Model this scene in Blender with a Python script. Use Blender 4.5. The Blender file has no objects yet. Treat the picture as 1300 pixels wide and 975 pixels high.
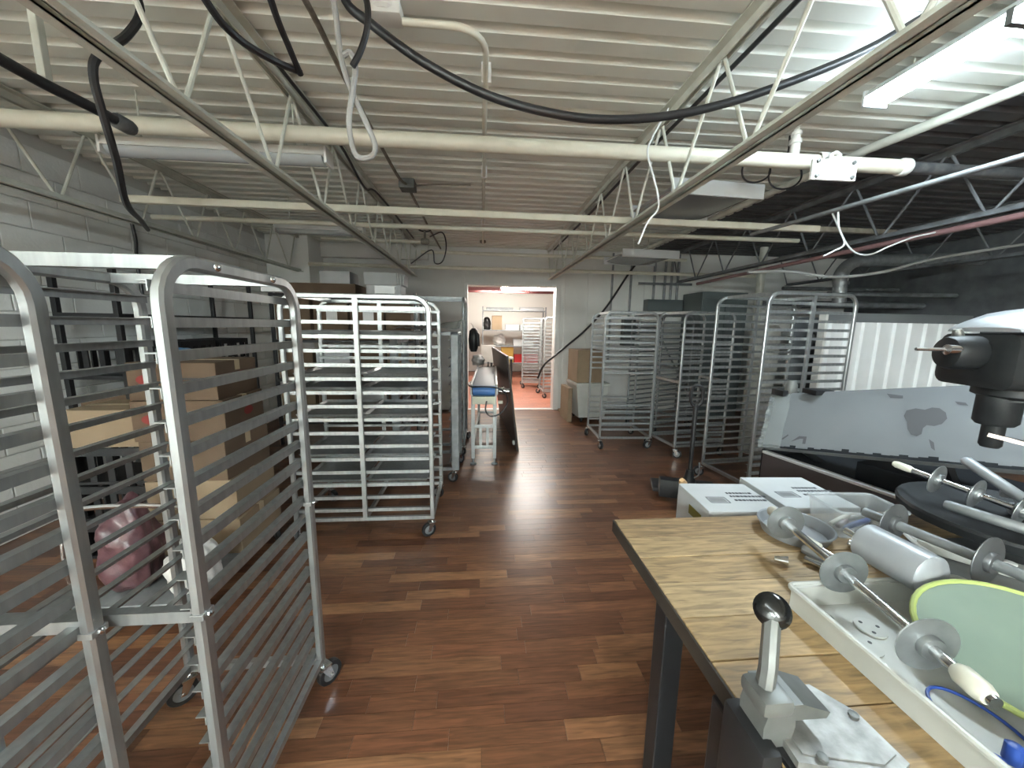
import bpy, bmesh, math, random
from mathutils import Vector, Matrix
rnd = random.Random(7)
S = bpy.context.scene
COL = S.collection
R = math.radians
PI = math.pi

# ------------------------------------------------------------------ camera, world, exposure
def setup_camera():
    pitch, yaw, roll, H, F = 0.1562, 0.0843, 0.0142, 1.55, 470.0
    f = Vector((math.sin(yaw)*math.cos(pitch), math.cos(yaw)*math.cos(pitch), -math.sin(pitch)))
    r0 = Vector((math.cos(yaw), -math.sin(yaw), 0)); u0 = r0.cross(f)
    r = r0*math.cos(roll)+u0*math.sin(roll); u = -r0*math.sin(roll)+u0*math.cos(roll)
    cd = bpy.data.cameras.new('camera'); c = bpy.data.objects.new('camera', cd); COL.objects.link(c)
    cd.sensor_fit = 'HORIZONTAL'; cd.sensor_width = 36; cd.lens = F/1300*36; cd.clip_start = 0.02
    m = Matrix.Identity(4)
    for i in range(3):
        m[i][0] = r[i]; m[i][1] = u[i]; m[i][2] = -f[i]
    m[0][3], m[1][3], m[2][3] = 0, 0, H
    c.matrix_world = m
    S.camera = c
setup_camera()
w = bpy.data.worlds.new('world'); S.world = w; w.use_nodes = True
w.node_tree.nodes['Background'].inputs[0].default_value = (0.6, 0.65, 0.7, 1)
w.node_tree.nodes['Background'].inputs[1].default_value = 0.02
S.view_settings.view_transform = 'Standard'; S.view_settings.look = 'None'
S.view_settings.gamma = 1; S.view_settings.use_curve_mapping = False
S.view_settings.exposure = 1.45
LAMP_MAIN, FILL_BACK, LAMP_FAR, FILL_LEFT = 50.0, 385.0, 66.0, 14.0     # emission: lamp lenses (main, far); added out-of-view fill tubes (back, left)

# ------------------------------------------------------------------ materials
MATS = {}
def mat(name, col, rough=0.6, metal=0.0, col2=None, scale=6.0, bump=0.0, bscale=None, spec=0.5,
        emit=None, alpha=None, trans=0.0, stretch=None, detail=5.0, lo=0.35, hi=0.65, ior=None):
    if name in MATS: return MATS[name]
    m = bpy.data.materials.new(name); m.use_nodes = True; MATS[name] = m
    nt = m.node_tree; N = nt.nodes; Lk = nt.links; b = N['Principled BSDF']
    b.inputs['Roughness'].default_value = rough; b.inputs['Metallic'].default_value = metal
    b.inputs['Specular IOR Level'].default_value = spec
    b.inputs['Base Color'].default_value = (*col, 1)
    if ior: b.inputs['IOR'].default_value = ior
    if trans: b.inputs['Transmission Weight'].default_value = trans
    if alpha is not None: b.inputs['Alpha'].default_value = alpha
    if emit:
        b.inputs['Emission Color'].default_value = (*emit[0], 1); b.inputs['Emission Strength'].default_value = emit[1]
    if col2 is not None or bump:
        tc = N.new('ShaderNodeTexCoord'); mp = N.new('ShaderNodeMapping'); nz = N.new('ShaderNodeTexNoise')
        Lk.new(tc.outputs['Object'], mp.inputs[0]); Lk.new(mp.outputs[0], nz.inputs['Vector'])
        if stretch: mp.inputs['Scale'].default_value = stretch
        nz.inputs['Scale'].default_value = scale; nz.inputs['Detail'].default_value = detail
        if col2 is not None:
            cr = N.new('ShaderNodeValToRGB'); cr.color_ramp.elements[0].position = lo; cr.color_ramp.elements[1].position = hi
            cr.color_ramp.elements[0].color = (*col, 1); cr.color_ramp.elements[1].color = (*col2, 1)
            Lk.new(nz.outputs['Fac'], cr.inputs[0]); Lk.new(cr.outputs[0], b.inputs['Base Color'])
        if bump:
            n2 = nz
            if bscale:
                n2 = N.new('ShaderNodeTexNoise'); n2.inputs['Scale'].default_value = bscale; Lk.new(mp.outputs[0], n2.inputs['Vector'])
            bp = N.new('ShaderNodeBump'); bp.inputs['Strength'].default_value = bump; bp.inputs['Distance'].default_value = 0.01
            Lk.new(n2.outputs['Fac'], bp.inputs['Height']); Lk.new(bp.outputs[0], b.inputs['Normal'])
    return m

def wood_strip_mat(name, cols, rough, gscale, gx, use_attr=True, bump=0.05):
    """boards told apart by a random value per object (plus a per-face value on the joined rest), grain along local x"""
    m = bpy.data.materials.new(name); m.use_nodes = True; MATS[name] = m
    nt = m.node_tree; N = nt.nodes; Lk = nt.links; b = N['Principled BSDF']
    oi = N.new('ShaderNodeObjectInfo'); at = N.new('ShaderNodeAttribute'); at.attribute_name = 'piece'
    ad = N.new('ShaderNodeMath'); ad.operation = 'ADD'; fr = N.new('ShaderNodeMath'); fr.operation = 'FRACT'
    Lk.new(oi.outputs['Random'], ad.inputs[0]); Lk.new(at.outputs['Fac'], ad.inputs[1]); Lk.new(ad.outputs[0], fr.inputs[0])
    geo = N.new('ShaderNodeNewGeometry'); mp = N.new('ShaderNodeMapping'); mp.inputs['Scale'].default_value = gx
    off = N.new('ShaderNodeCombineXYZ'); mu = N.new('ShaderNodeMath'); mu.operation = 'MULTIPLY'; mu.inputs[1].default_value = 40
    Lk.new(fr.outputs[0], mu.inputs[0]); Lk.new(mu.outputs[0], off.inputs[0]); Lk.new(mu.outputs[0], off.inputs[2])
    Lk.new(geo.outputs['Position'], mp.inputs[0]); Lk.new(off.outputs[0], mp.inputs['Location'])
    nz = N.new('ShaderNodeTexNoise'); nz.inputs['Scale'].default_value = gscale; nz.inputs['Detail'].default_value = 6
    nz.inputs['Distortion'].default_value = 0.6
    Lk.new(mp.outputs[0], nz.inputs['Vector'])
    cr = N.new('ShaderNodeValToRGB'); els = cr.color_ramp.elements
    els[0].color = (*cols[0], 1); els[0].position = 0; els[1].color = (*cols[-1], 1)
    for i, c in enumerate(cols[1:-1]):
        e = els.new((i+1)/(len(cols)-1)); e.color = (*c, 1)
    Lk.new(fr.outputs[0], cr.inputs[0])
    gr = N.new('ShaderNodeMapRange'); gr.inputs[1].default_value = 0.3; gr.inputs[2].default_value = 0.7
    gr.inputs[3].default_value = 0.55; gr.inputs[4].default_value = 1.35
    Lk.new(nz.outputs['Fac'], gr.inputs[0])
    mx = N.new('ShaderNodeMix'); mx.data_type = 'RGBA'; mx.blend_type = 'MULTIPLY'; mx.inputs[0].default_value = 1
    Lk.new(cr.outputs[0], mx.inputs[6]); Lk.new(gr.outputs[0], mx.inputs[7]); Lk.new(mx.outputs[2], b.inputs['Base Color'])
    b.inputs['Roughness'].default_value = rough
    rr = N.new('ShaderNodeMapRange'); rr.inputs[3].default_value = rough-0.06; rr.inputs[4].default_value = rough+0.12
    Lk.new(nz.outputs['Fac'], rr.inputs[0]); Lk.new(rr.outputs[0], b.inputs['Roughness'])
    bp = N.new('ShaderNodeBump'); bp.inputs['Strength'].default_value = bump; bp.inputs['Distance'].default_value = 0.004
    Lk.new(nz.outputs['Fac'], bp.inputs['Height']); Lk.new(bp.outputs[0], b.inputs['Normal'])
    return m

M = dict(
 floor=wood_strip_mat('reddish laminate', [(.085,.033,.017),(.115,.047,.023),(.145,.062,.030),(.098,.039,.020),(.22,.105,.05),(.128,.05,.025)], .29, 3.0, (2.2,26,1)),
 floor2=wood_strip_mat('far room red strips', [(.30,.10,.06),(.36,.13,.08),(.33,.12,.07)], .4, 3.0, (2,20,1)),
 board=wood_strip_mat('butcher block maple', [(.30,.20,.10),(.40,.285,.15),(.25,.165,.085),(.35,.225,.095),(.28,.205,.125)], .55, 3.5, (3,22,1), bump=.12),
 tableedge=mat('oiled table edge', (.03,.02,.012), .7, col2=(.018,.012,.008), scale=12),
 joint=mat('dark joint filler', (.03,.015,.01), .8),
 wall=mat('white painted block', (.84,.85,.82), .7, col2=(.77,.78,.75), scale=1.6, bump=.25, bscale=45, lo=.4, hi=.75),
 wallb=mat('off white painted wall', (.72,.72,.69), .65, col2=(.64,.64,.61), scale=1.2, bump=.1, bscale=30),
 grout=mat('wall joint', (.66,.66,.63), .8),
 deck=mat('white painted steel deck', (.79,.81,.75), .55, col2=(.67,.69,.62), scale=1.5, lo=.4, hi=.8, bump=.06, bscale=20),
 steel=mat('cream painted steel', (.64,.65,.58), .5, col2=(.49,.50,.43), scale=9, lo=.4, hi=.8),
 pipe=mat('cream painted pipe', (.68,.655,.55), .42, col2=(.55,.52,.42), scale=8, lo=.5, hi=.9),
 whitepipe=mat('white painted pipe', (.75,.75,.72), .4),
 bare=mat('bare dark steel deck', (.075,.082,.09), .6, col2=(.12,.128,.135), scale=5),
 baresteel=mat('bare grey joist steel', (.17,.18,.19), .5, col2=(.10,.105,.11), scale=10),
 darkpipe=mat('dark grey pipe', (.06,.065,.07), .5, col2=(.12,.12,.12), scale=20),
 alu=mat('satin aluminium', (.41,.425,.425), .38, .8, col2=(.31,.322,.322), scale=7, lo=.35, hi=.75, stretch=(6,6,1)),
 galv=mat('dull galvanised steel', (.30,.315,.32), .5, .6, col2=(.22,.23,.235), scale=14),
 chrome=mat('polished steel', (.72,.73,.74), .18, 1.0),
 discm=mat('grey steel disc', (.27,.285,.29), .42, .7, col2=(.21,.22,.225), scale=18),
 discd=mat('dark steel disc', (.12,.125,.13), .45, .6, col2=(.16,.165,.17), scale=18),
 rubber=mat('black rubber', (.012,.012,.013), .55),
 greyrub=mat('grey caster tyre', (.10,.10,.105), .5),
 black=mat('black painted steel', (.012,.012,.013), .42),
 cable=mat('black cable', (.018,.018,.020), .42),
 gcable=mat('grey cable', (.34,.34,.33), .4),
 wcable=mat('white cable', (.65,.66,.65), .5),
 brownc=mat('dirty brown conduit', (.17,.15,.12), .6, col2=(.26,.24,.20), scale=20),
 card=mat('brown cardboard', (.115,.072,.042), .85, col2=(.09,.056,.033), scale=4),
 cardl=mat('light cardboard', (.26,.19,.12), .85, col2=(.22,.155,.095), scale=4),
 tape=mat('packing tape', (.42,.32,.2), .3),
 whitebox=mat('white carton', (.46,.47,.47), .7, col2=(.40,.41,.41), scale=5),
 greybox=mat('pale grey carton', (.50,.51,.52), .7),
 print=mat('black print', (.03,.03,.035), .8),
 redprint=mat('red print', (.20,.02,.015), .8),
 paper=mat('white paper label', (.75,.75,.73), .8),
 yellow=mat('yellow carton', (.75,.50,.12), .7), red=mat('red plastic', (.55,.03,.03), .4),
 yellowtape=mat('yellow carton edge', (.14,.12,.015), .6),
 plasticw=mat('white plastic', (.43,.43,.40), .4, col2=(.37,.37,.335), scale=5),
 plasticc=mat('cream plastic', (.55,.53,.44), .4),
 clear=mat('clear plastic', (.60,.64,.66), .2, alpha=.30),
 film=mat('cloudy plastic film', (.32,.34,.33), .3, alpha=.45, bump=.5, bscale=12),
 green=mat('green tinted plastic', (.15,.20,.14), .55, col2=(.12,.17,.12), scale=6, alpha=.88),
 greenrim=mat('lime plastic rim', (.32,.38,.12), .4),
 blue=mat('blue plastic', (.02,.06,.28), .4), bluebelt=mat('blue belt end', (.06,.17,.42), .45),
 belt=mat('pale conveyor belt', (.34,.36,.40), .5), cream=mat('cream sheet metal', (.58,.56,.44), .45),
 brownboard=mat('dark brown board', (.030,.022,.020), .45, col2=(.05,.035,.03), scale=4),
 boardedge=mat('raw board edge', (.45,.33,.22), .8),
 darkbody=mat('dark sheeter body', (.010,.011,.013), .75, spec=.2),
 brownpanel=mat('brown black panel', (.045,.036,.036), .5),
 greyedge=mat('pale metal edging', (.50,.50,.49), .4, .4),
 wornbelt=mat('worn grey belt', (.14,.147,.150), .5, col2=(.115,.121,.124), scale=3, lo=.3, hi=.8),
 bluegrey=mat('mixer dark grey enamel', (.008,.009,.010), .5, spec=.3, col2=(.014,.015,.016), scale=20),
 silverp=mat('silver grey enamel', (.33,.345,.36), .35, .25, col2=(.28,.295,.31), scale=8),
 plate=mat('scuffed cast aluminium', (.34,.335,.315), .5, .5, col2=(.16,.155,.15), scale=22, lo=.4, hi=.7, bump=.25),
 castgrey=mat('grey cast metal', (.16,.163,.155), .45, .4, col2=(.11,.113,.105), scale=14),
 knob=mat('black knob', (.008,.008,.008), .15),
 wood=mat('plain wood', (.45,.28,.14), .6), pink=mat('pink film', (.12,.055,.06), .35, col2=(.06,.022,.028), scale=18, bump=.4),
 bagw=mat('white film bag', (.62,.60,.57), .4, col2=(.5,.48,.46), scale=10, bump=.4), bluebag=mat('blue film', (.12,.28,.48), .4),
 corr=mat('white corrugated sheet', (.82,.84,.84), .45, col2=(.74,.76,.76), scale=3),
 greyrail=mat('grey rail', (.15,.16,.165), .6), ebox=mat('grey green enclosure', (.10,.12,.12), .5),
 trim=mat('white door trim', (.74,.73,.70), .5), farwall=mat('white far wall', (.72,.70,.66), .7),
 lampcase=mat('white lamp housing', (.62,.64,.65), .4), lens=mat('unlit acrylic lens', (.62,.66,.68), .15, alpha=.6),
 troffer=mat('smoky acrylic lens', (.30,.32,.33), .25, alpha=.8),
 maroon=mat('dark red steel', (.16,.05,.05), .5), dirt=mat('dark stain', (.06,.06,.062), .7),
 redpipe=mat('faded red pipe', (.22,.12,.12), .5),
)

# ------------------------------------------------------------------ mesh helpers
class MB:
    def __init__(s): s.v = []; s.f = []; s.m = []; s.cur = 0
    def add(s, vs, fs):
        o = len(s.v); s.v += [tuple(p) for p in vs]; s.f += [tuple(i+o for i in f) for f in fs]; s.m += [s.cur]*len(fs)
        return s
    def box(s, x0, x1, y0, y1, z0, z1, mtx=None):
        vs = [Vector(p) for p in ((x0,y0,z0),(x1,y0,z0),(x1,y1,z0),(x0,y1,z0),(x0,y0,z1),(x1,y0,z1),(x1,y1,z1),(x0,y1,z1))]
        if mtx: vs = [mtx @ v for v in vs]
        return s.add(vs, [(0,3,2,1),(4,5,6,7),(0,1,5,4),(1,2,6,5),(2,3,7,6),(3,0,4,7)])
    def bbox(s, x0, x1, y0, y1, z0, z1, c=.004, mtx=None):
        """box with chamfered edges"""
        bm = bmesh.new(); bmesh.ops.create_cube(bm, size=1)
        for v in bm.verts:
            v.co = Vector(((x0+x1)/2+v.co.x*(x1-x0), (y0+y1)/2+v.co.y*(y1-y0), (z0+z1)/2+v.co.z*(z1-z0)))
        bmesh.ops.bevel(bm, geom=bm.edges[:], offset=c, segments=2, affect='EDGES', profile=.6)
        bm.verts.index_update()
        vs = [mtx @ v.co if mtx else v.co.copy() for v in bm.verts]; fs = [[v.index for v in f.verts] for f in bm.faces]
        bm.free(); return s.add(vs, fs)
    def beam(s, p0, p1, w, h, up=(0,0,1)):
        p0 = Vector(p0); p1 = Vector(p1); d = (p1-p0).normalized(); u = Vector(up)
        if abs(d.dot(u)) > .98: u = Vector((0,1,0))
        a = d.cross(u).normalized(); b = a.cross(d).normalized()
        vs = []
        for p in (p0, p1):
            for i, j in ((-1,-1),(1,-1),(1,1),(-1,1)): vs.append(p+a*(w/2*i)+b*(h/2*j))
        return s.add(vs, [(0,1,2,3),(7,6,5,4),(0,4,5,1),(1,5,6,2),(2,6,7,3),(3,7,4,0)])
    def tube(s, pts, r, n=8, closed=False, cap=True):
        pts = [Vector(p) for p in pts]; k = len(pts); rs = r if isinstance(r, (list, tuple)) else [r]*k
        rings = []; prev = None
        for i, p in enumerate(pts):
            if closed: t = pts[(i+1) % k]-pts[i-1]
            else: t = pts[min(i+1, k-1)]-pts[max(i-1, 0)]
            t.normalize()
            if prev is None:
                a = t.orthogonal().normalized()
            else:
                a = (prev-t*prev.dot(t)).normalized()
            prev = a; b = t.cross(a)
            rings.append([p+(a*math.cos(2*PI*j/n)+b*math.sin(2*PI*j/n))*rs[i] for j in range(n)])
        vs = [v for rg in rings for v in rg]; fs = []
        for i in range(k if closed else k-1):
            for j in range(n):
                a0 = i*n+j; a1 = i*n+(j+1) % n; b0 = ((i+1) % k)*n+j; b1 = ((i+1) % k)*n+(j+1) % n
                fs.append((a0,a1,b1,b0))
        if cap and not closed: fs += [tuple(range(n-1,-1,-1)), tuple((k-1)*n+j for j in range(n))]
        return s.add(vs, fs)
    def cyl(s, p0, p1, r, n=16, r1=None):
        return s.tube([p0, p1], [r, r if r1 is None else r1], n)
    def lathe(s, prof, p0=(0,0,0), axis=(0,0,1), n=24, cap=True):
        p0 = Vector(p0); d = Vector(axis).normalized(); a = d.orthogonal().normalized(); b = d.cross(a)
        vs = [p0+d*z+(a*math.cos(2*PI*j/n)+b*math.sin(2*PI*j/n))*r for r, z in prof for j in range(n)]; fs = []
        for i in range(len(prof)-1):
            for j in range(n): fs.append((i*n+j, i*n+(j+1) % n, (i+1)*n+(j+1) % n, (i+1)*n+j))
        if cap:
            if prof[0][0] > 1e-5: fs.append(tuple(range(n-1,-1,-1)))
            if prof[-1][0] > 1e-5: fs.append(tuple((len(prof)-1)*n+j for j in range(n)))
        return s.add(vs, fs)
    def sweep(s, pts, side, a, b, ch=.2):
        """chamfered rectangular section a (along side) x b swept along pts lying in the plane normal to side"""
        pts = [Vector(p) for p in pts]; sd = Vector(side).normalized(); k = len(pts)
        c = ch*min(a, b)
        sec = [(-a/2+c,-b/2),(a/2-c,-b/2),(a/2,-b/2+c),(a/2,b/2-c),(a/2-c,b/2),(-a/2+c,b/2),(-a/2,b/2-c),(-a/2,-b/2+c)]
        vs = []
        for i, p in enumerate(pts):
            t = (pts[min(i+1,k-1)]-pts[max(i-1,0)]).normalized(); q = sd.cross(t).normalized()
            vs += [p+sd*x+q*y for x, y in sec]
        fs = [(i*8+j, i*8+(j+1)%8, (i+1)*8+(j+1)%8, (i+1)*8+j) for i in range(k-1) for j in range(8)]
        fs += [tuple(range(7,-1,-1)), tuple((k-1)*8+j for j in range(8))]
        return s.add(vs, fs)
    def prism(s, poly, d0, d1, fn):
        """poly of 2D points extruded between d0 and d1; fn(u, v, d) -> 3D point"""
        n = len(poly); vs = [fn(u, v, d0) for u, v in poly]+[fn(u, v, d1) for u, v in poly]
        fs = [tuple(range(n-1,-1,-1)), tuple(range(n, 2*n))]+[(i,(i+1)%n,n+(i+1)%n,n+i) for i in range(n)]
        return s.add(vs, fs)
    def mesh(s, name, mats, smooth=True, ang=40):
        me = bpy.data.meshes.new(name); me.from_pydata(s.v, [], s.f)
        for m in (mats if isinstance(mats, (list, tuple)) else [mats]): me.materials.append(M[m] if isinstance(m, str) else m)
        if any(s.m): me.polygons.foreach_set('material_index', s.m)
        bm = bmesh.new(); bm.from_mesh(me); bmesh.ops.recalc_face_normals(bm, faces=bm.faces[:]); bm.to_mesh(me); bm.free()
        if smooth:
            me.shade_smooth(); me.set_sharp_from_angle(angle=R(ang))
        me.update(); return me
    def build(s, name, mats, parent=None, **k):
        return obj(name, s.mesh(name, mats, **{q: k.pop(q) for q in ('smooth','ang') if q in k}), parent, **k)

def tag(o, label=None, cat=None, group=None, kind=None):
    if label: o['label'] = label
    if cat: o['category'] = cat
    if group: o['group'] = group
    if kind: o['kind'] = kind
    return o
def obj(name, me, parent=None, loc=None, rot=None, label=None, cat=None, group=None, kind=None):
    o = bpy.data.objects.new(name, me); COL.objects.link(o)
    if parent: o.parent = parent
    if loc: o.location = loc
    if rot: o.rotation_euler = rot
    return tag(o, label, cat, group, kind)
def thing(name, label, cat, loc=(0,0,0), rz=0.0, group=None, rot=None):
    o = bpy.data.objects.new(name, None); COL.objects.link(o); o.location = loc
    o.rotation_euler = rot if rot else (0,0,rz); o.empty_display_size = .05
    return tag(o, label, cat, group)
def struct(name, mb, m, parent=None, **k):
    return mb.build(name, m, parent, kind='structure', **k)
def spline(pts, n=6):
    pts = [Vector(p) for p in pts]; out = []
    P = [2*pts[0]-pts[1]]+pts+[2*pts[-1]-pts[-2]]
    for i in range(1, len(P)-2):
        for k in range(n):
            t = k/n; a, b, c, d = P[i-1], P[i], P[i+1], P[i+2]
            out.append(.5*((2*b)+(c-a)*t+(2*a-5*b+4*c-d)*t*t+(3*b-a-3*c+d)*t**3))
    out.append(pts[-1]); return out
def cable(name, pts, r, m, label, cat='cable', n=8, seg=6, group=None):
    return MB().tube(spline(pts, seg), r, n).build(name, m, label=label, cat=cat, group=group)

# ------------------------------------------------------------------ the setting
XL, XR, YN, YB, ZC = -3.3, 7.0, -9.0, 6.75, 2.88

# floor: laminate strips running across the room; the 300 that show largest are pieces of their own
fl = struct('floor', MB().box(XL, XR, YN, YB, -.06, -.009), 'joint')
SW = .0775
lens = [.28, .36, .45, .55, .72]
smesh = []
for L in lens:
    smesh.append(MB().box(-L/2+.0006, L/2-.0006, -SW/2+.0006, SW/2-.0006, -.008, 0).mesh('strip', 'floor', smooth=False))
near = []; rest = []
ny = int((YB-YN)/SW)
for j in range(ny):
    yc = YN+(j+.5)*SW; x = XL+rnd.uniform(-.5, 0)
    while x < XR:
        k = rnd.randrange(5); L = lens[k]; xc = x+L/2; x += L
        vis = yc > .95 and -1.35-.1*yc < xc < .62+.28*max(0, yc-1.2)
        (near if vis else rest).append((math.hypot(xc, yc), xc, yc, k))
near.sort(); rest += near[300:]; near = near[:300]
for d, xc, yc, k in near:
    o = obj('floor_strip', smesh[k], fl, (xc, yc, 0))
mb = MB(); vals = []
for d, xc, yc, k in rest:
    L = lens[k]; x0 = max(xc-L/2+.0006, XL); x1 = min(xc+L/2-.0006, XR)
    if x1 <= x0: continue
    mb.box(x0, x1, yc-SW/2+.0006, yc+SW/2-.0006, -.008, 0); vals += [rnd.random()]*6
me = mb.mesh('floor_strips', 'floor', smooth=False)
at = me.attributes.new('piece', 'FLOAT', 'FACE'); at.data.foreach_set('value', vals)
obj('floor_strips', me, fl, kind='stuff')

# corrugated deck: painted over most of the room, bare beyond
def deck(name, x0, x1, y0, y1, m):
    prof = []; y = y0; p = .152
    while y < y1:
        prof += [(y, 2.885), (y+.088, 2.885), (y+.104, 2.925), (y+.136, 2.925)]; y += p
    prof = [(min(a, y1), b) for a, b in prof]
    b = MB(); n = len(prof)
    vs = [(x0, a, z) for a, z in prof]+[(x1, a, z) for a, z in prof]+[(x0, a, z+.03) for a, z in prof]+[(x1, a, z+.03) for a, z in prof]
    fs = []
    for i in range(n-1):
        fs += [(i, i+1, n+i+1, n+i), (2*n+i, 3*n+i, 3*n+i+1, 2*n+i+1)]
    b.add(vs, fs); return struct(name, b, m, smooth=False)
deck('ceiling', XL, 2.95, YN, YB+.05, 'deck')
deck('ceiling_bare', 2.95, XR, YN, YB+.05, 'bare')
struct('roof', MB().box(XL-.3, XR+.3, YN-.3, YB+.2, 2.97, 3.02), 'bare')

# walls: painted concrete blocks on the left, boards at the back
wl = struct('wall_left', MB().box(XL-.2, XL-.008, YN, YB, 0, 2.97), 'grout')
BL, BH = .40, .20
bmsh = MB().bbox(-.012, .008, -BL/2+.004, BL/2-.004, -BH/2+.004, BH/2-.004, .005).mesh('block', 'wall', smooth=False)
hb = MB().bbox(-.012, .008, -BL/4+.004, BL/4-.004, -BH/2+.004, BH/2-.004, .005).mesh('half_block', 'wall', smooth=False)
for i in range(14):
    z = .1+i*BH; y = 1.15+(BL/2 if i % 2 else 0)
    if i % 2: obj('block', hb, wl, (XL, 1.15-BL/4+.0, z))
    while y+BL/2 <= YB+.05:
        obj('block', bmsh, wl, (XL, y, z)); y += BL
struct('wall_left_near', MB().box(XL-.008, XL+.008, YN, .95, 0, 2.97), 'wall')
DX0, DX1, DZ = -.27, 1.37, 2.26
wb = MB(); wb.box(XL-.2, DX0, YB, YB+.2, 0, 2.97); wb.box(DX1, XR, YB, YB+.2, 0, 2.97); wb.box(DX0, DX1, YB, YB+.2, DZ, 2.97)
wbk = struct('wall_back', wb, 'wallb')
x = DX1+.13
for wd in (.42, 1.05, 1.1, 1.2, 1.2):
    MB().bbox(x+.003, x+wd-.003, YB-.012, YB+.002, .02, 2.5, .003).build('wall_board', 'wallb', wbk, smooth=False); x += wd
x = DX0-.02
for wd in (1.0, 1.2):
    MB().bbox(x-wd+.003, x-.003, YB-.010, YB+.002, .02, 2.62, .003).build('wall_board', 'wallb', wbk, smooth=False); x -= wd
struct('trim_1', MB().bbox(DX0-.02, DX0+.03, YB-.03, YB+.22, 0, DZ+.02, .004), 'trim')
struct('trim_2', MB().bbox(DX1-.03, DX1+.06, YB-.03, YB+.22, 0, DZ+.02, .004), 'trim')
struct('trim_3', MB().bbox(DX0+.03, DX1-.03, YB-.03, YB+.22, DZ-.015, DZ+.02, .004), 'trim')
struct('trim_4', MB().box(DX0+.03, DX1-.03, YB-.02, YB+.1, 0, .006), 'greyedge')
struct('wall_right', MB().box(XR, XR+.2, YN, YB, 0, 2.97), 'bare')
struct('wall_near', MB().box(XL-.2, XR+.2, YN-.2, YN, 0, 2.97), 'wallb')
struct('wall_pilaster', MB().bbox(XL+.01, -2.66, 6.2, YB-.001, 0, 2.88, .01), 'wall')
struct('wall_header', MB().bbox(-2.66, -.9, YB-.1, YB-.013, 2.64, 2.88, .006), 'wallb')

# far room beyond the doorway
FY = 12.6
ff = struct('floor_far', MB().box(-2.5, 4.2, YB+.2, FY, -.06, -.009), 'joint')
mb = MB(); vals = []
for j in range(int((FY-YB)/.12)):
    y0 = YB+.11+j*.12
    if y0+.12 > FY: break
    x = -2.5-rnd.random()*.5
    while x < 4.2:
        L = rnd.choice((.5, .7, .9)); mb.box(max(x, -2.5)+.001, min(x+L, 4.2)-.001, y0+.001, y0+.119, -.008, 0); vals += [rnd.random()]*6; x += L
me = mb.mesh('far_floor_strips', 'floor2', smooth=False); at = me.attributes.new('piece', 'FLOAT', 'FACE'); at.data.foreach_set('value', vals)
obj('far_floor_strips', me, ff, kind='stuff')
struct('wall_far_back', MB().box(-2.5, 4.2, FY, FY+.1, 0, 3.0), 'farwall')
struct('wall_far_left', MB().box(-2.6, -2.5, YB+.2, FY+.1, 0, 3.0), 'farwall')
struct('wall_far_right', MB().box(4.2, 4.3, YB+.2, FY+.1, 0, 3.0), 'farwall')
struct('ceiling_far', MB().box(-2.6, 4.3, YB+.2, FY+.1, 2.9, 3.0), 'farwall')
for y, z in ((8.2, 2.40), (9.4, 2.44), (10.8, 2.50)):
    MB().beam((-2.5, y, z), (4.2, y, z), .06, .07).build('ceiling_beam', 'maroon', label={8.2:'dark red steel beam just past the doorway', 9.4:'dark red steel beam midway over the bright far room', 10.8:'dark red steel beam near the far room end wall'}[y], cat='beam')

# ------------------------------------------------------------------ open web joists
def angle_bar(b, p0, p1, w, h, t, sx, up):
    """L section: upright leg and a flange"""
    (x, y0, z), (_, y1, _) = p0, p1
    b.box(min(x, x+sx*t), max(x, x+sx*t), y0, y1, z, z+h) if up else b.box(min(x, x+sx*t), max(x, x+sx*t), y0, y1, z-h, z)
    b.box(min(x, x+sx*w), max(x, x+sx*w), y0, y1, z, z+t) if up else b.box(min(x, x+sx*w), max(x, x+sx*w), y0, y1, z-t, z)
def joist(X, m, label, y0=-3.0, y1=6.7, pitch=.62, zb=2.33, zt=2.88, vert=False, rr=.0095, phase=.0):
    t = thing('roof_joist', label, 'joist', (X, 0, zb))
    b = MB()
    for s in (-1, 1): angle_bar(b, (s*.012, y0, 0), (s*.012, y1-.25, 0), .04, .04, .005, s, True)
    b.build('bottom_chord', m, t, smooth=False)
    b = MB()
    for s in (-1, 1): angle_bar(b, (s*.012, y0, zt-zb), (s*.012, y1, zt-zb), .05, .05, .006, s, False)
    b.build('top_chord', m, t, smooth=False)
    dz = zt-zb
    L = math.hypot(pitch/2, dz-.04)
    n = 0; y = y0+phase; zlo, zhi = .015, dz-.02
    vm = MB().cyl((0,0,zlo), (0,0,zhi), rr, 8).mesh('web_post', m)
    pd = pitch*.56
    d1 = MB().cyl((0,0,zhi), (0,pd,zlo), rr, 8).mesh('web_rod', m)
    d2 = MB().cyl((0,0,zlo), (0,pitch-pd-.03,zhi), rr, 8).mesh('web_rod', m)
    while y+pitch < y1-.2:
        obj('web_rod', d1, t, (0, y, 0)); obj('web_rod', d2, t, (0, y+pd+.02, 0))
        if vert: obj('web_post', vm, t, (0, y+pd, 0))
        y += pitch
    MB().cyl((0, y1-.25, .02), (0, y1-.02, dz-.03), rr, 8).build('web_rod', m, t)
    return t
joist(-2.8, 'steel', 'cream steel roof joist running along the white block wall', pitch=.60, phase=.12)
joist(-1.1, 'steel', 'cream steel roof joist above the aluminium racks and carton dolly', phase=.53)
joist(1.17, 'steel', 'cream steel roof joist passing beside the lit lamp and plate bracket', phase=.60)
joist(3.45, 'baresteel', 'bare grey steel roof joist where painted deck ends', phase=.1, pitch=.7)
joist(5.5, 'baresteel', 'bare dark steel roof joist in unlit part beyond the corrugated sheet', pitch=.7)

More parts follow.
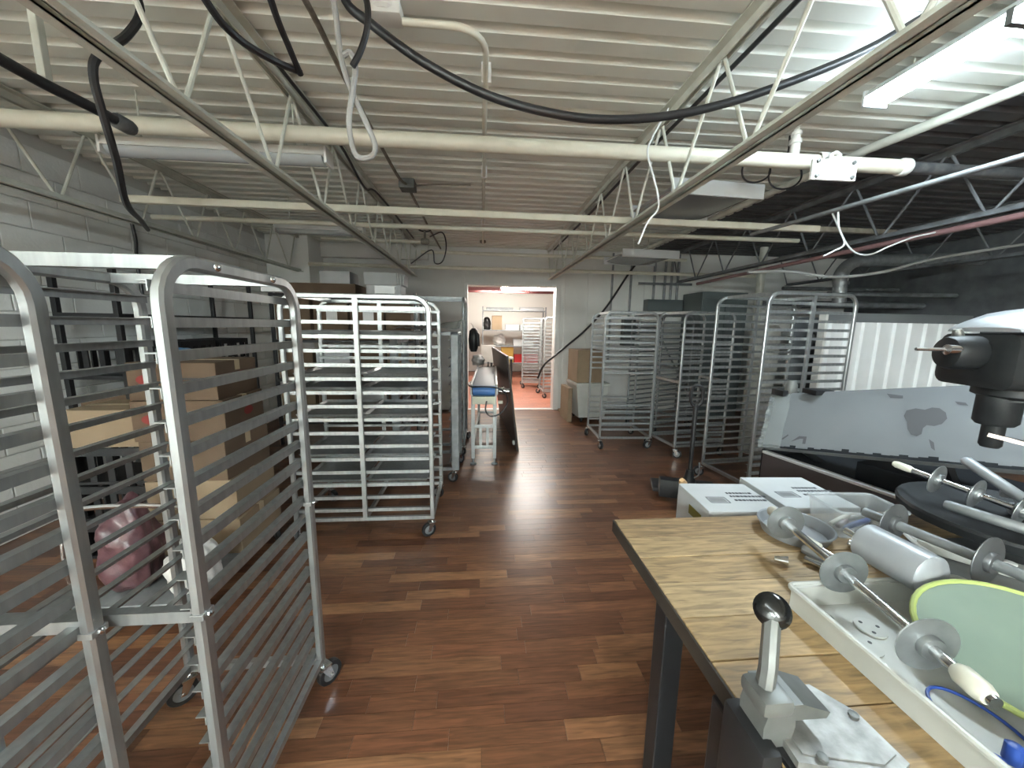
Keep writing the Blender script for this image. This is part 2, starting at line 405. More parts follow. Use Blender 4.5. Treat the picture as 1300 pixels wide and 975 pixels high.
# ------------------------------------------------------------------ pipes, conduits and cables overhead
t = thing('sprinkler_pipe', 'thick cream sprinkler pipe crossing under the deck', 'pipe', (0, 2.42, 2.62))
MB().cyl((-3.28,0,0), (2.8,0,0), .044, 20).build('pipe_run', 'pipe', t)
MB().cyl((2.8,0,0), (3.7,0,-.0), .036, 16).build('bare_run', 'darkpipe', t, label='unpainted dark end of the pipe')
b = MB(); b.lathe([(.047,0),(.052,.006),(.052,.05),(.046,.06)], (2.75,0,0), (1,0,0), 20); b.build('coupling', 'whitepipe', t)
b = MB(); b.lathe([(.028,0),(.028,.07),(.036,.072),(.036,.095),(.024,.097),(.024,.12),(.03,.122),(.03,.14),(.012,.16)], (2.0,0,.03), (0,0,1), 16); b.build('sprinkler_outlet', 'whitepipe', t)
b = MB(); b.sweep([(2.2+.02*math.cos(a), -.0+.055*math.cos(a), .055*math.sin(a)) for a in [i*PI/8 for i in range(-1, 10)]], (1,0,0), .06, .008); b.build('pipe_clamp', 'whitepipe', t)
t = thing('plate_bracket', 'white square-cornered plate with four bolts hung from thick sprinkler pipe', 'bracket', (2.2, 2.34, 2.555))
b = MB(); b.bbox(-.15, .15, -.02, 0, -.075, .045, .004); b.build('plate', 'whitepipe', t, smooth=False)
for sx in (-.12, .12):
    for sz in (-.055, .03): MB().lathe([(.012,0),(.012,.012),(.007,.014)], (sx,-.02,sz), (0,-1,0), 6).build('bolt', 'castgrey', t)
b = MB(); b.tube([(-.02,-.01,.04),(-.03,-.01,.075),(0,-.01,.09),(.03,-.01,.075),(.02,-.01,.04)], .012, 8); b.build('hook', 'whitepipe', t)
t = thing('support_channel', 'cream square channel crossing below the joists, rusty at its bare end', 'channel', (0, 3.3, 2.47))
b = MB(); b.sweep([(-2.75,-.03,0),(3.1,.06,0)], (0,0,1), .055, .05, .1); b.build('channel_run', 'pipe', t, smooth=False)
b = MB(); b.sweep([(3.1,.06,0),(3.9,.075,0)], (0,0,1), .045, .045, .1); b.build('bare_run', 'brownc', t, smooth=False)
def xpipe(y, z, x0, x1, r, m, label):
    MB().cyl((x0,y,z), (x1,y+.04,z), r, 12).build('ceiling_pipe', m, label=label, cat='pipe')
xpipe(4.1, 2.55, -3.2, 3.6, .024, 'pipe', 'thin cream pipe just beyond the square cream channel')
xpipe(5.05, 2.60, -2.0, -.75, .020, 'pipe', 'short thin cream pipe ending at a valve under the deck')
xpipe(5.75, 2.60, -.88, 3.2, .024, 'pipe', 'thin cream pipe starting at the valve above the doorway')
xpipe(6.05, 2.43, -2.6, 4.6, .028, 'pipe', 'cream pipe running closest above the doorway lintel')
t = thing('pipe_valve', 'dark handwheel valve on thin cream pipe under deck', 'valve', (-.72, 5.05, 2.6))
b = MB(); b.lathe([(.03,-.05),(.04,-.03),(.04,.03),(.03,.05)], (0,0,0), (1,0,0), 12); b.cyl((0,0,0), (0,0,.14), .014, 8); b.build('body', 'brownc', t)
MB().tube([(.07*math.cos(2*PI*i/14), .07*math.sin(2*PI*i/14), .14) for i in range(14)], .009, 6, closed=True).build('handwheel', 'black', t)
cable('hanging_wire', [(-.66,5.05,2.66),(-.5,5.06,2.72),(-.45,5.05,2.55),(-.5,5.04,2.36),(-.6,5.05,2.34),(-.64,5.05,2.5),(-.9,5.03,2.32)], .008, 'cable', 'black wire loop hanging by the dark handwheel valve')
# round conduit with its ceiling box
t = thing('ceiling_conduit', 'cream conduit bending from round ceiling box along the deck', 'conduit', (0,0,0))
pts = [(-.33,1.80,2.80),(-.12,1.80,2.80)]+[(-.12+.14*math.sin(a), 1.94-.14*math.cos(a), 2.80) for a in [i*PI/12 for i in range(1,7)]]+[(.02,2.4,2.80),(.025,6.1,2.82)]
MB().tube(pts, .015, 10).build('conduit_run', 'pipe', t)
b = MB(); b.lathe([(.055,0),(.06,.01),(.06,.06),(.05,.07)], (-.40,1.80,2.885), (0,0,-1), 16); b.bbox(-.46,-.33,1.755,1.845,2.80,2.86,.012); b.build('junction_box', 'whitepipe', t)
for y in (2.15, 3.4, 4.9): MB().bbox(.0,.05,y-.012,y+.012,2.79,2.89,.003).build('strap', 'whitepipe', t, smooth=False)
b = MB(); b.lathe([(.05,0),(.05,.03),(.02,.04)], (.025,6.1,2.86), (0,0,-1), 12); b.build('end_box', 'brownc', t)
t = thing('surface_conduit', 'dirty brown conduit run along deck through square junction box', 'conduit')
MB().tube(spline([(-.72,1.2,2.83),(-.70,1.79,2.82),(-.72,2.27,2.83),(-.73,3.5,2.83),(-.69,3.75,2.83)], 5), .013, 8).build('conduit_run', 'brownc', t)
MB().tube([(-.69,3.86,2.83),(-.70,5.4,2.83),(-.69,6.67,2.83)], .013, 8).build('conduit_run', 'brownc', t)
MB().bbox(-.76,-.62,3.73,3.88,2.80,2.882,.006).build('junction_box', 'castgrey', t, smooth=False)
MB().tube(spline([(-.62,3.80,2.84),(-.4,3.80,2.86),(-.1,3.82,2.875)], 4), .007, 6).build('side_wire', 'brownc', t)
# hanging black cables
cable('power_cable', [(-.52,1.65,2.87),(-.51,1.65,2.75),(-.42,1.65,2.68),(-.22,1.65,2.56),(.03,1.65,2.46),(.29,1.65,2.41),(.52,1.65,2.40),(.79,1.65,2.43),(1.06,1.65,2.50),(1.36,1.65,2.61),(1.63,1.65,2.73),(1.87,1.65,2.87)], .0165, 'cable', 'thick black cable sagging across room between two joists', n=10)
cable('cable_loop', [(-.45,1.53,2.88),(-.43,1.53,2.76),(-.40,1.53,2.66),(-.405,1.53,2.58),(-.43,1.53,2.51),(-.46,1.53,2.46)], .011, 'cable', 'short black cable tail hanging against the grey cable loop')
cable('cable_loop', [(-.50,1.62,2.87),(-.535,1.60,2.75),(-.53,1.60,2.64),(-.52,1.60,2.52),(-.49,1.60,2.42),(-.44,1.60,2.31),(-.41,1.60,2.23),(-.43,1.60,2.19),(-.48,1.60,2.19),(-.50,1.60,2.25),(-.50,1.59,2.32),(-.48,1.585,2.41),(-.465,1.58,2.49),(-.48,1.575,2.53),(-.505,1.575,2.52)], .0105, 'gcable', 'grey cable twisted into a long hanging loop under the deck')
cable('wall_cable', [(-1.36,1.75,2.885),(-1.38,1.84,2.80),(-1.42,1.81,2.68),(-1.46,1.72,2.55),(-1.48,1.71,2.47),(-1.50,1.75,2.36),(-1.55,1.84,2.22),(-1.75,2.1,2.12),(-2.3,2.85,2.22),(-2.78,3.5,2.30)], .015, 'cable', 'black cable dropping behind joist and draped to the next joist')
cable('wall_wire', [(-3.27,3.95,2.45),(-3.272,3.97,2.30),(-3.27,3.95,2.12),(-3.27,3.96,1.8)], .014, 'cable', 'black wire fixed down the white block wall')
t = thing('black_hose', 'stiff black hose end clipped under the thick pipe by the wall', 'hose')
MB().tube(spline([(-1.77,1.1,2.50),(-1.78,1.70,2.50),(-1.78,1.85,2.50),(-1.76,1.98,2.50),(-1.75,2.14,2.50)], 4), .023, 10).build('hose_run', 'cable', t)
MB().lathe([(.028,0),(.036,.01),(.036,.07),(.03,.09)], (-1.752,2.10,2.50), (0.02,1,0), 12).build('fitting', 'darkpipe', t)
MB().bbox(-1.795,-1.765,1.83,1.86,2.49,2.88,.004).build('hanger', 'steel', t, smooth=False)
cable('ceiling_wire', [(-.97,1.2,2.84),(-.94,1.52,2.64),(-.91,1.65,2.60),(-.83,1.75,2.59),(-.78,1.86,2.62)], .0135, 'cable', 'black wire curving beside the joist near the brown conduit')
cable('ceiling_wire', [(-.72,1.35,2.86),(-.76,1.61,2.70),(-.77,1.75,2.64),(-.775,1.85,2.605)], .0125, 'cable', 'straight black wire meeting the curved wire end by joist')
cable('wall_cable', [(2.85,6.45,2.85),(2.59,6.5,2.51),(2.2,6.5,1.90),(1.85,6.5,1.50),(1.52,6.55,1.20),(1.32,6.6,1.02),(1.14,6.66,.84),(1.03,6.66,.60)], .018, 'cable', 'black cable slanting down in front of back wall to doorway')
cable('hanging_wire', [(1.10,2.33,2.83),(1.02,2.33,2.68),(.99,2.33,2.59),(1.03,2.33,2.47),(1.07,2.33,2.36),(1.08,2.33,2.27),(1.02,2.33,2.19),(.97,2.33,2.06)], .006, 'wcable', 'white wire twisted down the painted joist web')
cable('joist_cable', [(1.24,-1.0,2.84),(1.245,1.6,2.835),(1.24,3.0,2.845),(1.245,4.5,2.835),(1.24,6.5,2.84)], .012, 'cable', 'black cable tied along top of the painted joist near lit lamp')
cable('joist_cable', [(-1.03,2.2,2.84),(-1.02,3.0,2.83),(-1.03,3.6,2.74),(-1.03,4.1,2.835),(-1.025,6.0,2.84)], .010, 'cable', 'black cable tied along top of the joist above racks')
MB().tube([(2.45,3.35,2.40),(2.57,2.24,2.40),(2.69,1.2,2.40)], .016, 10).build('lamp_conduit', 'galv', label='shiny steel conduit running below the bare joist toward lamp', cat='conduit')
MB().tube([(2.70,6.5,2.83),(2.75,2.65,2.83),(2.85,1.94,2.83),(2.93,1.2,2.83)], .03, 10).build('roof_conduit', 'steel', label='grey pipe under deck between the lamp and bare joist', cat='pipe')
MB().tube([(3.48,5.9,2.26),(3.41,2.98,2.28),(3.36,1.5,2.28)], .022, 10).build('red_pipe', 'redpipe', label='faded red pipe hung just under bare joist', cat='pipe')
cable('hanging_wire', [(2.6,3.55,2.10),(2.97,3.5,2.11),(3.48,3.5,2.07),(3.98,3.5,2.13),(4.47,3.5,2.26),(5.07,3.5,2.37),(5.5,3.5,2.44)], .014, 'gcable', 'grey cable drooping above the tall wide rack')
cable('hanging_wire', [(2.47,2.6,2.08),(2.55,2.6,2.12),(2.62,2.6,2.17),(2.56,2.6,2.28),(2.535,2.6,2.39)], .006, 'wcable', 'white wire end hanging from the shiny conduit')
cable('hanging_wire', [(2.53,2.64,2.39),(2.66,2.64,2.2),(2.76,2.64,2.12),(2.88,2.64,2.11),(3.02,2.64,2.17),(3.2,2.64,2.24),(3.395,2.64,2.285)], .006, 'wcable', 'white wire swagged in a shallow curve over double rack')
for i, (x, y, r_) in enumerate(((1.9,2.62,.10),(2.15,2.66,.12))):
    cable('wire_coil', [(x, y, 2.89)]+[(x+r_*math.cos(a), y+.02*math.sin(2*a), 2.66+r_*math.sin(a)) for a in [PI/2+k*PI/6 for k in range(0,12)]], .006, 'cable', ('small loose black wire coil hanging behind the plate bracket','larger loose black wire coil hanging behind plate bracket')[i])
t = thing('vent_duct', 'grey round duct with elbow rising beside the corrugated sheet', 'duct', (0,0,0))
MB().tube(spline([(4.58,4.5,1.9),(4.56,4.5,2.1),(4.55,4.5,2.25),(4.68,4.5,2.39),(4.98,4.5,2.43),(6.5,4.5,2.5)], 6), .075, 14).build('duct_run', 'galv', t)
MB().lathe([(.075,0),(.085,.0),(.085,.04),(.075,.04)], (4.57,4.5,2.12), (-.05,0,1), 14, cap=False).build('duct_collar', 'galv', t)
for i, (y, z, rr_) in enumerate(((4.9,2.05,.03),(5.3,1.92,.045),(5.7,2.2,.03),(6.2,2.0,.05))):
    MB().tube([(4.8,y,z),(6.99,y+.15,z+.03)], rr_, 10).build('dark_pipe', 'baresteel', label='dark pipe run in unlit corner beyond corrugated sheet, '+('nearest the sheet','second from the sheet','third from the sheet','against the back wall')[i], cat='pipe')
MB().cyl((4.64,6.0,0), (4.64,6.0,2.88), .06, 14).build('support_column', 'steel', label='cream round steel column near the back wall cabinets', cat='column')

# ------------------------------------------------------------------ lamps
def strip_lamp(name, label, loc, L, Wd, lit=None, rz=0, case='lampcase', nl=1, hang=0.0, gap=.03, lens='lens', hh=.05):
    t = thing(name, label, 'lamp', loc, rz)
    b = MB(); b.prism([(-Wd*.5,0),(-Wd*.35,hh),(Wd*.35,hh),(Wd*.5,0)], -L/2, L/2, lambda u,v,d: (u,d,v)); b.build('housing', case, t, smooth=False)
    seg = L/nl
    for k in range(nl):
        y0 = -L/2+k*seg+gap/2; y1 = y0+seg-gap
        mm = lens
        if lit:
            mm = mat('lit lens '+name+str(lit), (.9,.95,1), .4, emit=(lit[1], lit[0]))
        b = MB(); poly = [(Wd*.46*math.cos(a), -.002-.045*math.sin(a)) for a in [i*PI/10 for i in range(11)]]
        b.prism(poly, y0, y1, lambda u,v,d: (u,d,v)); b.build('lens', mm, t, label='glowing lens' if lit else None)
    if nl > 1:
        for k in range(1, nl): MB().box(-Wd*.5, Wd*.5, -L/2+k*seg-.012, -L/2+k*seg+.012, -.05, .01).build('centre_clip', 'castgrey', t)
    for y in (-L/2-.008, L/2+.008): MB().bbox(-Wd*.5, Wd*.5, y-.008, y+.008, -.046, hh, .004).build('end_cap', case, t, smooth=False)
    if hang:
        for y in (-L*.35, L*.35): MB().cyl((0,y,hh), (0,y,hh+hang), .005, 6).build('hanger', 'steel', t)
    return t
COOL = (.76, .91, 1.0)
strip_lamp('strip_lamp', 'glowing strip lamp hung beside the cream joist over the work table', (2.14, 1.50, 2.80), 1.12, .14, (LAMP_MAIN, COOL), nl=2, hang=.05, hh=.035)
def added_fill_lamp(label, loc, L=1.2, power=FILL_BACK):  # fill light built as a tube fixture, added out of view
    t = thing('added_fill_lamp', label, 'lamp', loc)
    MB().bbox(-.03,.03,-L/2,L/2,0,.05,.005).build('housing', 'lampcase', t, smooth=False)
    mm = mat('lit bare tube %d' % power, (.9,.95,1), .4, emit=((.87,.97,.97), power))
    for sx in (-.06,.06):
        MB().cyl((sx,-L/2+.03,-.015),(sx,L/2-.03,-.015),.020,12).build('tube', mm, t, label='glowing tube')
    for y in (-L/2+.015, L/2-.015): MB().bbox(-.085,.085,y-.012,y+.012,-.04,.012,.003).build('tube_holder', 'lampcase', t, smooth=False)
    for y in (-L*.35, L*.35): MB().cyl((0,y,.05), (0,y,2.885-loc[2]), .005, 6).build('hanger', 'steel', t)
for i, (x, y) in enumerate(((-.8,-.5),(-.8,-2.0))):  # added just behind the camera to brighten left wall and racks
    added_fill_lamp('added bare tube fill lamp above the rack row, '+('beside first rack','farther from racks')[i], (x, y, 2.6), power=FILL_LEFT)
for i, (x, y) in enumerate(((-2.2,-4.0),(-.2,-4.0),(-2.2,-6.6),(-.2,-6.6))):  # added far behind the camera to brighten back wall and deck
    added_fill_lamp('added bare tube fill lamp in room near end, '+('wall side of first row','aisle side of first row','wall side of last row','aisle side of last row')[i], (x, y, 2.55))
strip_lamp('strip_lamp', 'glowing strip lamp just inside the bright far room', (1.0, 7.75, 2.32), 1.2, .18, (LAMP_FAR, (1, .95, .88)), rz=R(90), hang=.53)
strip_lamp('strip_lamp', 'lit strip lamp deep in the far room over shelving', (.6, 10.6, 2.70), 1.2, .18, (LAMP_FAR, (1, .95, .86)), rz=R(90), hang=.15)
strip_lamp('strip_lamp', 'unlit clear-sleeved strip lamp hung behind thick sprinkler pipe', (-1.58, 2.58, 2.56), 1.25, .12, rz=R(90), hang=.27, case='whitepipe')
strip_lamp('strip_lamp', 'small unlit clear-sleeved lamp near the carton shelf', (-1.75, 4.42, 2.55), .9, .11, rz=R(90), hang=.28, case='whitepipe')
strip_lamp('box_lamp', 'unlit square box lamp with smoky sides next to painted joist', (1.72, 3.1, 2.56), .62, .75, rz=R(4), hang=.25, lens='troffer', hh=.06)
strip_lamp('box_lamp', 'unlit square box lamp farther along towards back wall', (2.2, 5.2, 2.50), .6, .8, rz=R(4), hang=.31, lens='troffer', hh=.06)

# ------------------------------------------------------------------ bakery racks
caster_me = MB().bbox(-.03,.03,-.03,.03,.118,.124,.002).cyl((0,0,.1),(0,0,.15),.013,10).bbox(-.022,.022,-.012,.03,.095,.118,.004).mesh('caster', 'chrome')
_b = MB()
for s in (-1, 1): _b.prism([(-.012,.10),(.03,.10),(.042,.042),(.022,.042)], s*.019-.002, s*.019+.002, lambda u,v,d: (d,u,v))
_b.cyl((0,0,.10),(0,0,.15),.013,10); _b.bbox(-.024,.024,-.016,.034,.098,.108,.003); _b.cyl((-.024,.032,.05),(.024,.032,.05),.006,8)
caster_me = _b.mesh('caster', 'chrome')
def wheel_mesh(tyre):
    b = MB(); b.lathe([(.05,-.013),(.052,-.010),(.052,.010),(.05,.013),(.034,.015),(.034,-.015),(.05,-.013)], (0,0,0), (1,0,0), 20, cap=False)
    b.cur = 1; b.lathe([(.034,-.012),(.034,.012)], (0,0,0), (1,0,0), 20); b.lathe([(.012,-.017),(.012,.017)], (0,0,0), (1,0,0), 10)
    return b.mesh('wheel', [tyre, 'galv'])
wheel_b = wheel_mesh('rubber'); wheel_g = wheel_mesh('greyrub')
def caster(parent, x, y, rz, wh):
    c = obj('caster', caster_me, parent, (x, y, 0), (0, 0, rz))
    obj('wheel', wh, c, (0, .032, .052))
RUN = {}
def runner_mesh(L, m, h=.024, fl=.024):
    k = (round(L,3), m, h)
    if k not in RUN:
        b = MB(); t = .0028
        b.prism([(0,-h/2),(t,-h/2),(t,h/2-t),(fl,h/2-t),(fl,h/2),(0,h/2)], -L/2, L/2, lambda u,v,d: (u,d,v))
        RUN[k] = b.mesh('runner', m, smooth=False)
    return RUN[k]
def rack(label, loc, rz, W, L, H, zs, m='alu', mid=False, joint=None, tube=(.028,.034), rad=.10, wheels=None, cross=(), over=.012, diag=False,
         group='bakery tray racks', runh=.024, zs_right=None, bolts=False, botrail=True):
    """side frames at x=+-W/2 running along local y (length L); runners on the inner faces"""
    t = thing('bakery_rack', label, 'rack', loc, rz, group)
    z0 = .13; a, bb = tube
    pts = [(0,-L/2,z0),(0,-L/2,H-rad-bb/2)]+[(0,-L/2+rad-rad*math.cos(q), H-bb/2-rad+rad*math.sin(q)) for q in [i*PI/12 for i in range(1,7)]]
    pts += [(0, -p[1], p[2]) for p in reversed(pts)]
    ume = MB().sweep(pts, (1,0,0), a, bb, .22).mesh('side_frame', m)
    rl = MB().beam((0,-L/2,z0+.012), (0,L/2,z0+.012), .022, .026).mesh('base_rail', m, smooth=False)
    mp = MB().beam((0,0,z0+.02), (0,0,H-bb*.6), .022, .030).mesh('middle_post', m, smooth=False)
    rm = runner_mesh(L+2*over-.0, m, runh)
    for s in (-1, 1):
        sf = obj('side_frame', ume, t, (s*W/2, 0, 0))
        if bolts:
            for yy in (-L/2+.16, L/2-.16):
                MB().lathe([(.011,0),(.010,.005),(.005,.009),(0,.010)], (s*a/2, yy, H-bb/2), (s,0,0), 10).build('bolt', 'chrome', sf)
        if joint:
            for y in (-L/2, L/2):
                MB().bbox(-a/2-.002,a/2+.002,y-bb/2-.002,y+bb/2+.002,joint-.008,joint+.008,.002).build('sleeve_joint', m, sf, smooth=False)
                MB().lathe([(.009,0),(.008,.008),(.003,.012)], (s*a/2, y, joint), (s,0,0), 8).build('bolt', 'chrome', sf)
        if botrail: obj('base_rail', rl, t, (s*W/2, 0, 0))
        if mid: obj('middle_post', mp, t, (s*W/2, 0, 0))
        for z in (zs if s < 0 or zs_right is None else zs_right):
            obj('runner', rm, t, (s*(W/2-a/2), 0, z), (0, 0, 0 if s < 0 else PI))
    cb = MB().beam((-W/2,0,0), (W/2,0,0), .024, .030).mesh('cross_bar', m, smooth=False)
    for (yy, zz) in ((-L/2, z0+.012), (L/2, z0+.012), (L/2, H-bb/2-.0), (-L/2+rad, H-bb/2))+tuple(cross):
        obj('cross_bar', cb, t, (0, yy if abs(yy) < L/2-.05 or zz < H-.1 else yy*(1-2*rad/L), zz))
    if diag: MB().beam((-W/2, L/2-.02, H-.35), (W/2, L/2-.02, .55), .012, .025).build('brace', m, t, smooth=False)
    k = 0
    for sx in (-1, 1):
        for sy in (-1, 1):
            caster(t, sx*W/2, sy*L/2, (wheels or (0.3, 2.4, 1.2, -.6))[k % 4], wheel_b); k += 1
    return t
zz20 = [.175+.0762*i for i in range(20)]
# racks along the left
rack('aluminium tray rack standing end to end with the bolt-topped rack, partly cut off', (-1.14,.535,0), 0, .52, .57, 1.70, zz20, joint=.85, bolts=True, rad=.105, cross=((-.285,.85),(.285,.87)))
rack('bolt-topped aluminium tray rack with sleeve-jointed posts beside the carton dolly', (-.935,1.145,0), 0, .52, .57, 1.70, zz20, joint=.85, bolts=True, rad=.095, cross=((-.285,.85),))
zz15 = [.20+.097*i for i in range(16)]
rk2 = rack('wide double tray rack with a middle post in front of shelved cardboard boxes', (-.84,2.90,0), R(90), .60, .965, 1.745, zz15, mid=True, tube=(.026,.032), rad=.10, wheels=(.5,1.9,-.4,2.6), cross=((0,.14),))
zz13 = [.20+.085*i for i in range(15)]
t2b = rack('short dull tray rack with wide channel uprights under a plastic sheet', (-.53,3.78,0), 0, .56, .50, 1.48, zz13, m='galv', tube=(.075,.03), rad=.02, runh=.034)
rack('tall tray rack with rounded top between conveyor and back wall', (-.46,4.62,0), R(0), .52, .64, 1.87, [.2+.1*i for i in range(12)], m='galv', rad=.11)
# racks on the right
z3 = [.98+.0765*i for i in range(10)]+[.245+.08*i for i in range(5)]
rack('aluminium tray rack with a gap between upper and lower runners', (1.86,4.78,0), R(90)-R(2), .60, .66, 1.745, z3, tube=(.024,.028), rad=.095, wheels=(.2,1.8,-1.2,.9))
rack('angled aluminium tray rack between the gapped rack and pallet truck handle', (2.62,4.40,0), R(97), .50, .66, 1.745, zz20, tube=(.024,.028), rad=.09, cross=((-.33,.92),(.33,.92)))
rack('tray rack with a diagonal brace hidden behind the gapped rack', (2.78,5.55,0), R(-65), .56, .70, 1.745, zz20, m='galv', tube=(.024,.028), rad=.09, diag=True, cross=((.35,.92),))
rack('tallest wide double tray rack with middle post beside the dark sheeter', (2.83,3.33,0), R(90)+R(7), .58, .92, 1.87, [.175+.0762*i for i in range(22)], mid=True, tube=(.026,.032), rad=.10)
# racks in the far room
rack('slim tray rack on black wheels in front of the far room shelves', (1.29,9.40,0), R(82), .50, .46, 1.745, zz20, rad=.05, group='far room racks')
rack('tray rack just inside far room against the doorway jamb', (1.66,8.15,0), R(90), .56, .62, 1.745, zz20, rad=.08, group='far room racks')
rack('second far room tray rack filling the gap behind the jamb rack', (2.20,9.1,0), R(90), .56, .62, 1.745, zz20, rad=.08, group='far room racks')
# sheet pans lying in the double rack
def sheet_pan(w, l, loc, label, group, rz=0, m='alu'):
    b = MB(); h = .022; t_ = .0015
    b.box(-w/2+.012, w/2-.012, -l/2+.012, l/2-.012, 0, t_)
    for (x0, y0, x1, y1) in ((-1,-1,1,-1),(1,-1,1,1),(1,1,-1,1),(-1,1,-1,-1)):
        a0 = (x0*(w/2-.012), y0*(l/2-.012)); a1 = (x1*(w/2-.012), y1*(l/2-.012)); c0 = (x0*w/2, y0*l/2); c1 = (x1*w/2, y1*l/2)
        b.add([(*a0,0),(*a1,0),(*c1,h),(*c0,h),(*a0,t_),(*a1,t_),(c1[0]*.994,c1[1]*.994,h),(c0[0]*.994,c0[1]*.994,h)], [(0,1,2,3),(4,7,6,5),(3,2,6,7),(0,3,7,4),(1,5,6,2)])
    return b.build('sheet_pan', m, loc=loc, rot=(0,0,rz), smooth=False, label=label, cat='pan', group=group)
for i, k in enumerate((2, 4, 7, 9, 10, 13)):
    for x in (-1.07, -.61):
        sheet_pan(.44, .535, (x, 2.90, zz15[k]+.015), 'flat aluminium sheet pan on the '+('third','fifth','eighth','tenth','eleventh','fourteenth')[i]+' runner up in the middle-post rack, '+('wall end' if x < -1 else 'aisle end'), 'sheet pans in the double rack', m='galv' if i % 2 else 'alu')
# plastic sheet on the short rack
b = MB(); n = 14; vs = []; fs = []
for i in range(n+1):
    for j in range(n+1):
        u = i/n; v = j/n; x = -.80+.60*u; y = 3.48+.60*v
        e = max(0, abs(u-.5)-.43)*2+max(0, abs(v-.5)-.43)*2
        vs.append((x, y, 1.505+.022*abs(math.sin(7*u+3*v))+.10*u*u*v))
for i in range(n):
    for j in range(n): fs.append((i*(n+1)+j, (i+1)*(n+1)+j, (i+1)*(n+1)+j+1, i*(n+1)+j+1))
b.add(vs, fs); o = b.build('plastic_sheet', 'film', label='crumpled cloudy plastic sheet on top of short dull rack', cat='sheet', ang=180)
o.modifiers.new('thick', 'SOLIDIFY').thickness = .003

# ------------------------------------------------------------------ cartons, dolly, bags and shelves at left
def carton(w, d, h, loc, rz, m, label, group=None, mark=None, tape=True, stick=False, name='carton'):
    t = thing(name, label, 'box', loc, rz, group)
    MB().bbox(-w/2, w/2, -d/2, d/2, 0, h, .004).build('box_body', m, t, smooth=False)
    if tape: 
        tb = MB(); tb.box(-w/2-.0008, w/2+.0008, -.024, .024, h, h+.0012); tb.box(w/2, w/2+.0012, -.024, .024, h*.72, h+.0012); tb.build('tape', 'tape', t)
    if mark:
        b = MB(); cx = w/2+.0012
        b.add([(cx, .03+.05*math.cos(2*PI*i/16), h*.55+.028*math.sin(2*PI*i/16)) for i in range(16)], [tuple(range(16))]); b.build('oval_mark', 'redprint', t)
        b = MB(); b.add([(-.02+.05*math.cos(2*PI*i/16)-w*.25, -d/2-.0012, h*.55+.028*math.sin(2*PI*i/16)) for i in range(16)], [tuple(range(15,-1,-1))]); b.build('oval_mark', 'redprint', t)
        b = MB(); b.box(w*.05, w*.35, -d/2-.001, -d/2, h*.55, h*.60); b.build('print_line', 'print', t)
    if stick: MB().box(-.05, .08, -d/2-.0015, -d/2, h*.45, h*.8).build('paper_label', 'paper', t)
    return t
t = thing('dolly', 'low wheeled dolly carrying the leaning carton stack and film bags', 'dolly', (-1.70, 2.22, 0))
MB().bbox(-.29,.29,-.44,.44,.135,.16,.006).build('platform', 'galv', t)
MB().tube(spline([(.28,-.42,.16),(.285,-.43,.45),(.27,-.40,.62),(.15,-.40,.66),(-.15,-.40,.66),(-.27,-.40,.62),(-.285,-.43,.45),(-.28,-.42,.16)], 4), .012, 8).build('handle', 'chrome', t)
for sx in (-.25,.25):
    for sy in (-.36,.36): caster(t, sx, sy, .5+sx, wheel_b)
st = (('top carton of leaning stack on the dolly', .46,.40,.215,.03,'card'), ('carton second from top of leaning dolly stack', .48,.42,.235,.05,'card'),
      ('middle carton of the leaning dolly stack', .47,.42,.24,-.02,'card'), ('carton second from bottom of the dolly stack', .49,.42,.24,.02,'cardl'), ('bottom carton of the leaning stack on dolly', .50,.44,.22,0,'cardl'))
z = .161
for i, (lb, w_, d_, h_, a_, m_) in enumerate(reversed(st)):
    carton(w_, d_, h_, (-1.69-.012*i, 2.41, z), a_, m_, 'brown '+lb, mark=i in (3, 4), group='cartons stacked on the dolly'); z += h_+.002
def bag(name, c, s, m, label, seed, cat='bag'):
    r_ = random.Random(seed); bm = bmesh.new(); bmesh.ops.create_icosphere(bm, subdivisions=4, radius=1)
    ph = [r_.uniform(0, 6) for _ in range(6)]
    for v in bm.verts:
        p = v.co; k = 1+.10*math.sin(5*p.x+ph[0])*math.sin(4*p.y+ph[1])+.07*math.sin(9*p.z+ph[2]+3*p.x)+.05*math.sin(13*p.y+ph[3])
        q = p*k; q.z = max(q.z, -.72); v.co = Vector((c[0]+q.x*s[0], c[1]+q.y*s[1], c[2]+(q.z+.72)*s[2]))
    me = bpy.data.meshes.new(name); bm.to_mesh(me); bm.free(); me.materials.append(M[m]); me.shade_smooth()
    return obj(name, me, label=label, cat=cat)
bag('film_bag', (-1.53,1.93,.161), (.115,.115,.15), 'bagw', 'crumpled white film bag on front of dolly', 3)
bag('film_bag', (-1.83,1.95,.161), (.12,.115,.27), 'pink', 'crumpled dark pink film bag on front of dolly', 5)
bag('film_bag', (-1.84,2.41,1.322), (.08,.07,.04), 'bluebag', 'small blue film scrap on top of the dolly carton stack', 9)
def shelf_unit(name, label, loc, rz, w, d, h, levels, m='black'):
    t = thing(name, label, 'shelf', loc, rz)
    pm = MB().bbox(-.018,.018,-.018,.018,0,h,.003).mesh('post', m, smooth=False)
    for sx in (-1,1):
        for sy in (-1,1): obj('post', pm, t, (sx*(w/2-.018), sy*(d/2-.018), 0))
    sm = MB().bbox(-w/2,w/2,-d/2,d/2,-.03,0,.004).mesh('shelf_board', m, smooth=False)
    for z in levels: obj('shelf_board', sm, t, (0,0,z))
    return t
shelf_unit('wall_shelf', 'black steel shelf unit against the white block wall', (-2.98,3.95,0), R(90), 1.7, .46, 2.0, (.25,.70,1.12,1.60))
cr_lab = ('black slotted crate at one end of the wall shelf', 'black slotted crate in the middle of wall shelf', 'black slotted crate at the wall shelf end by cartons')
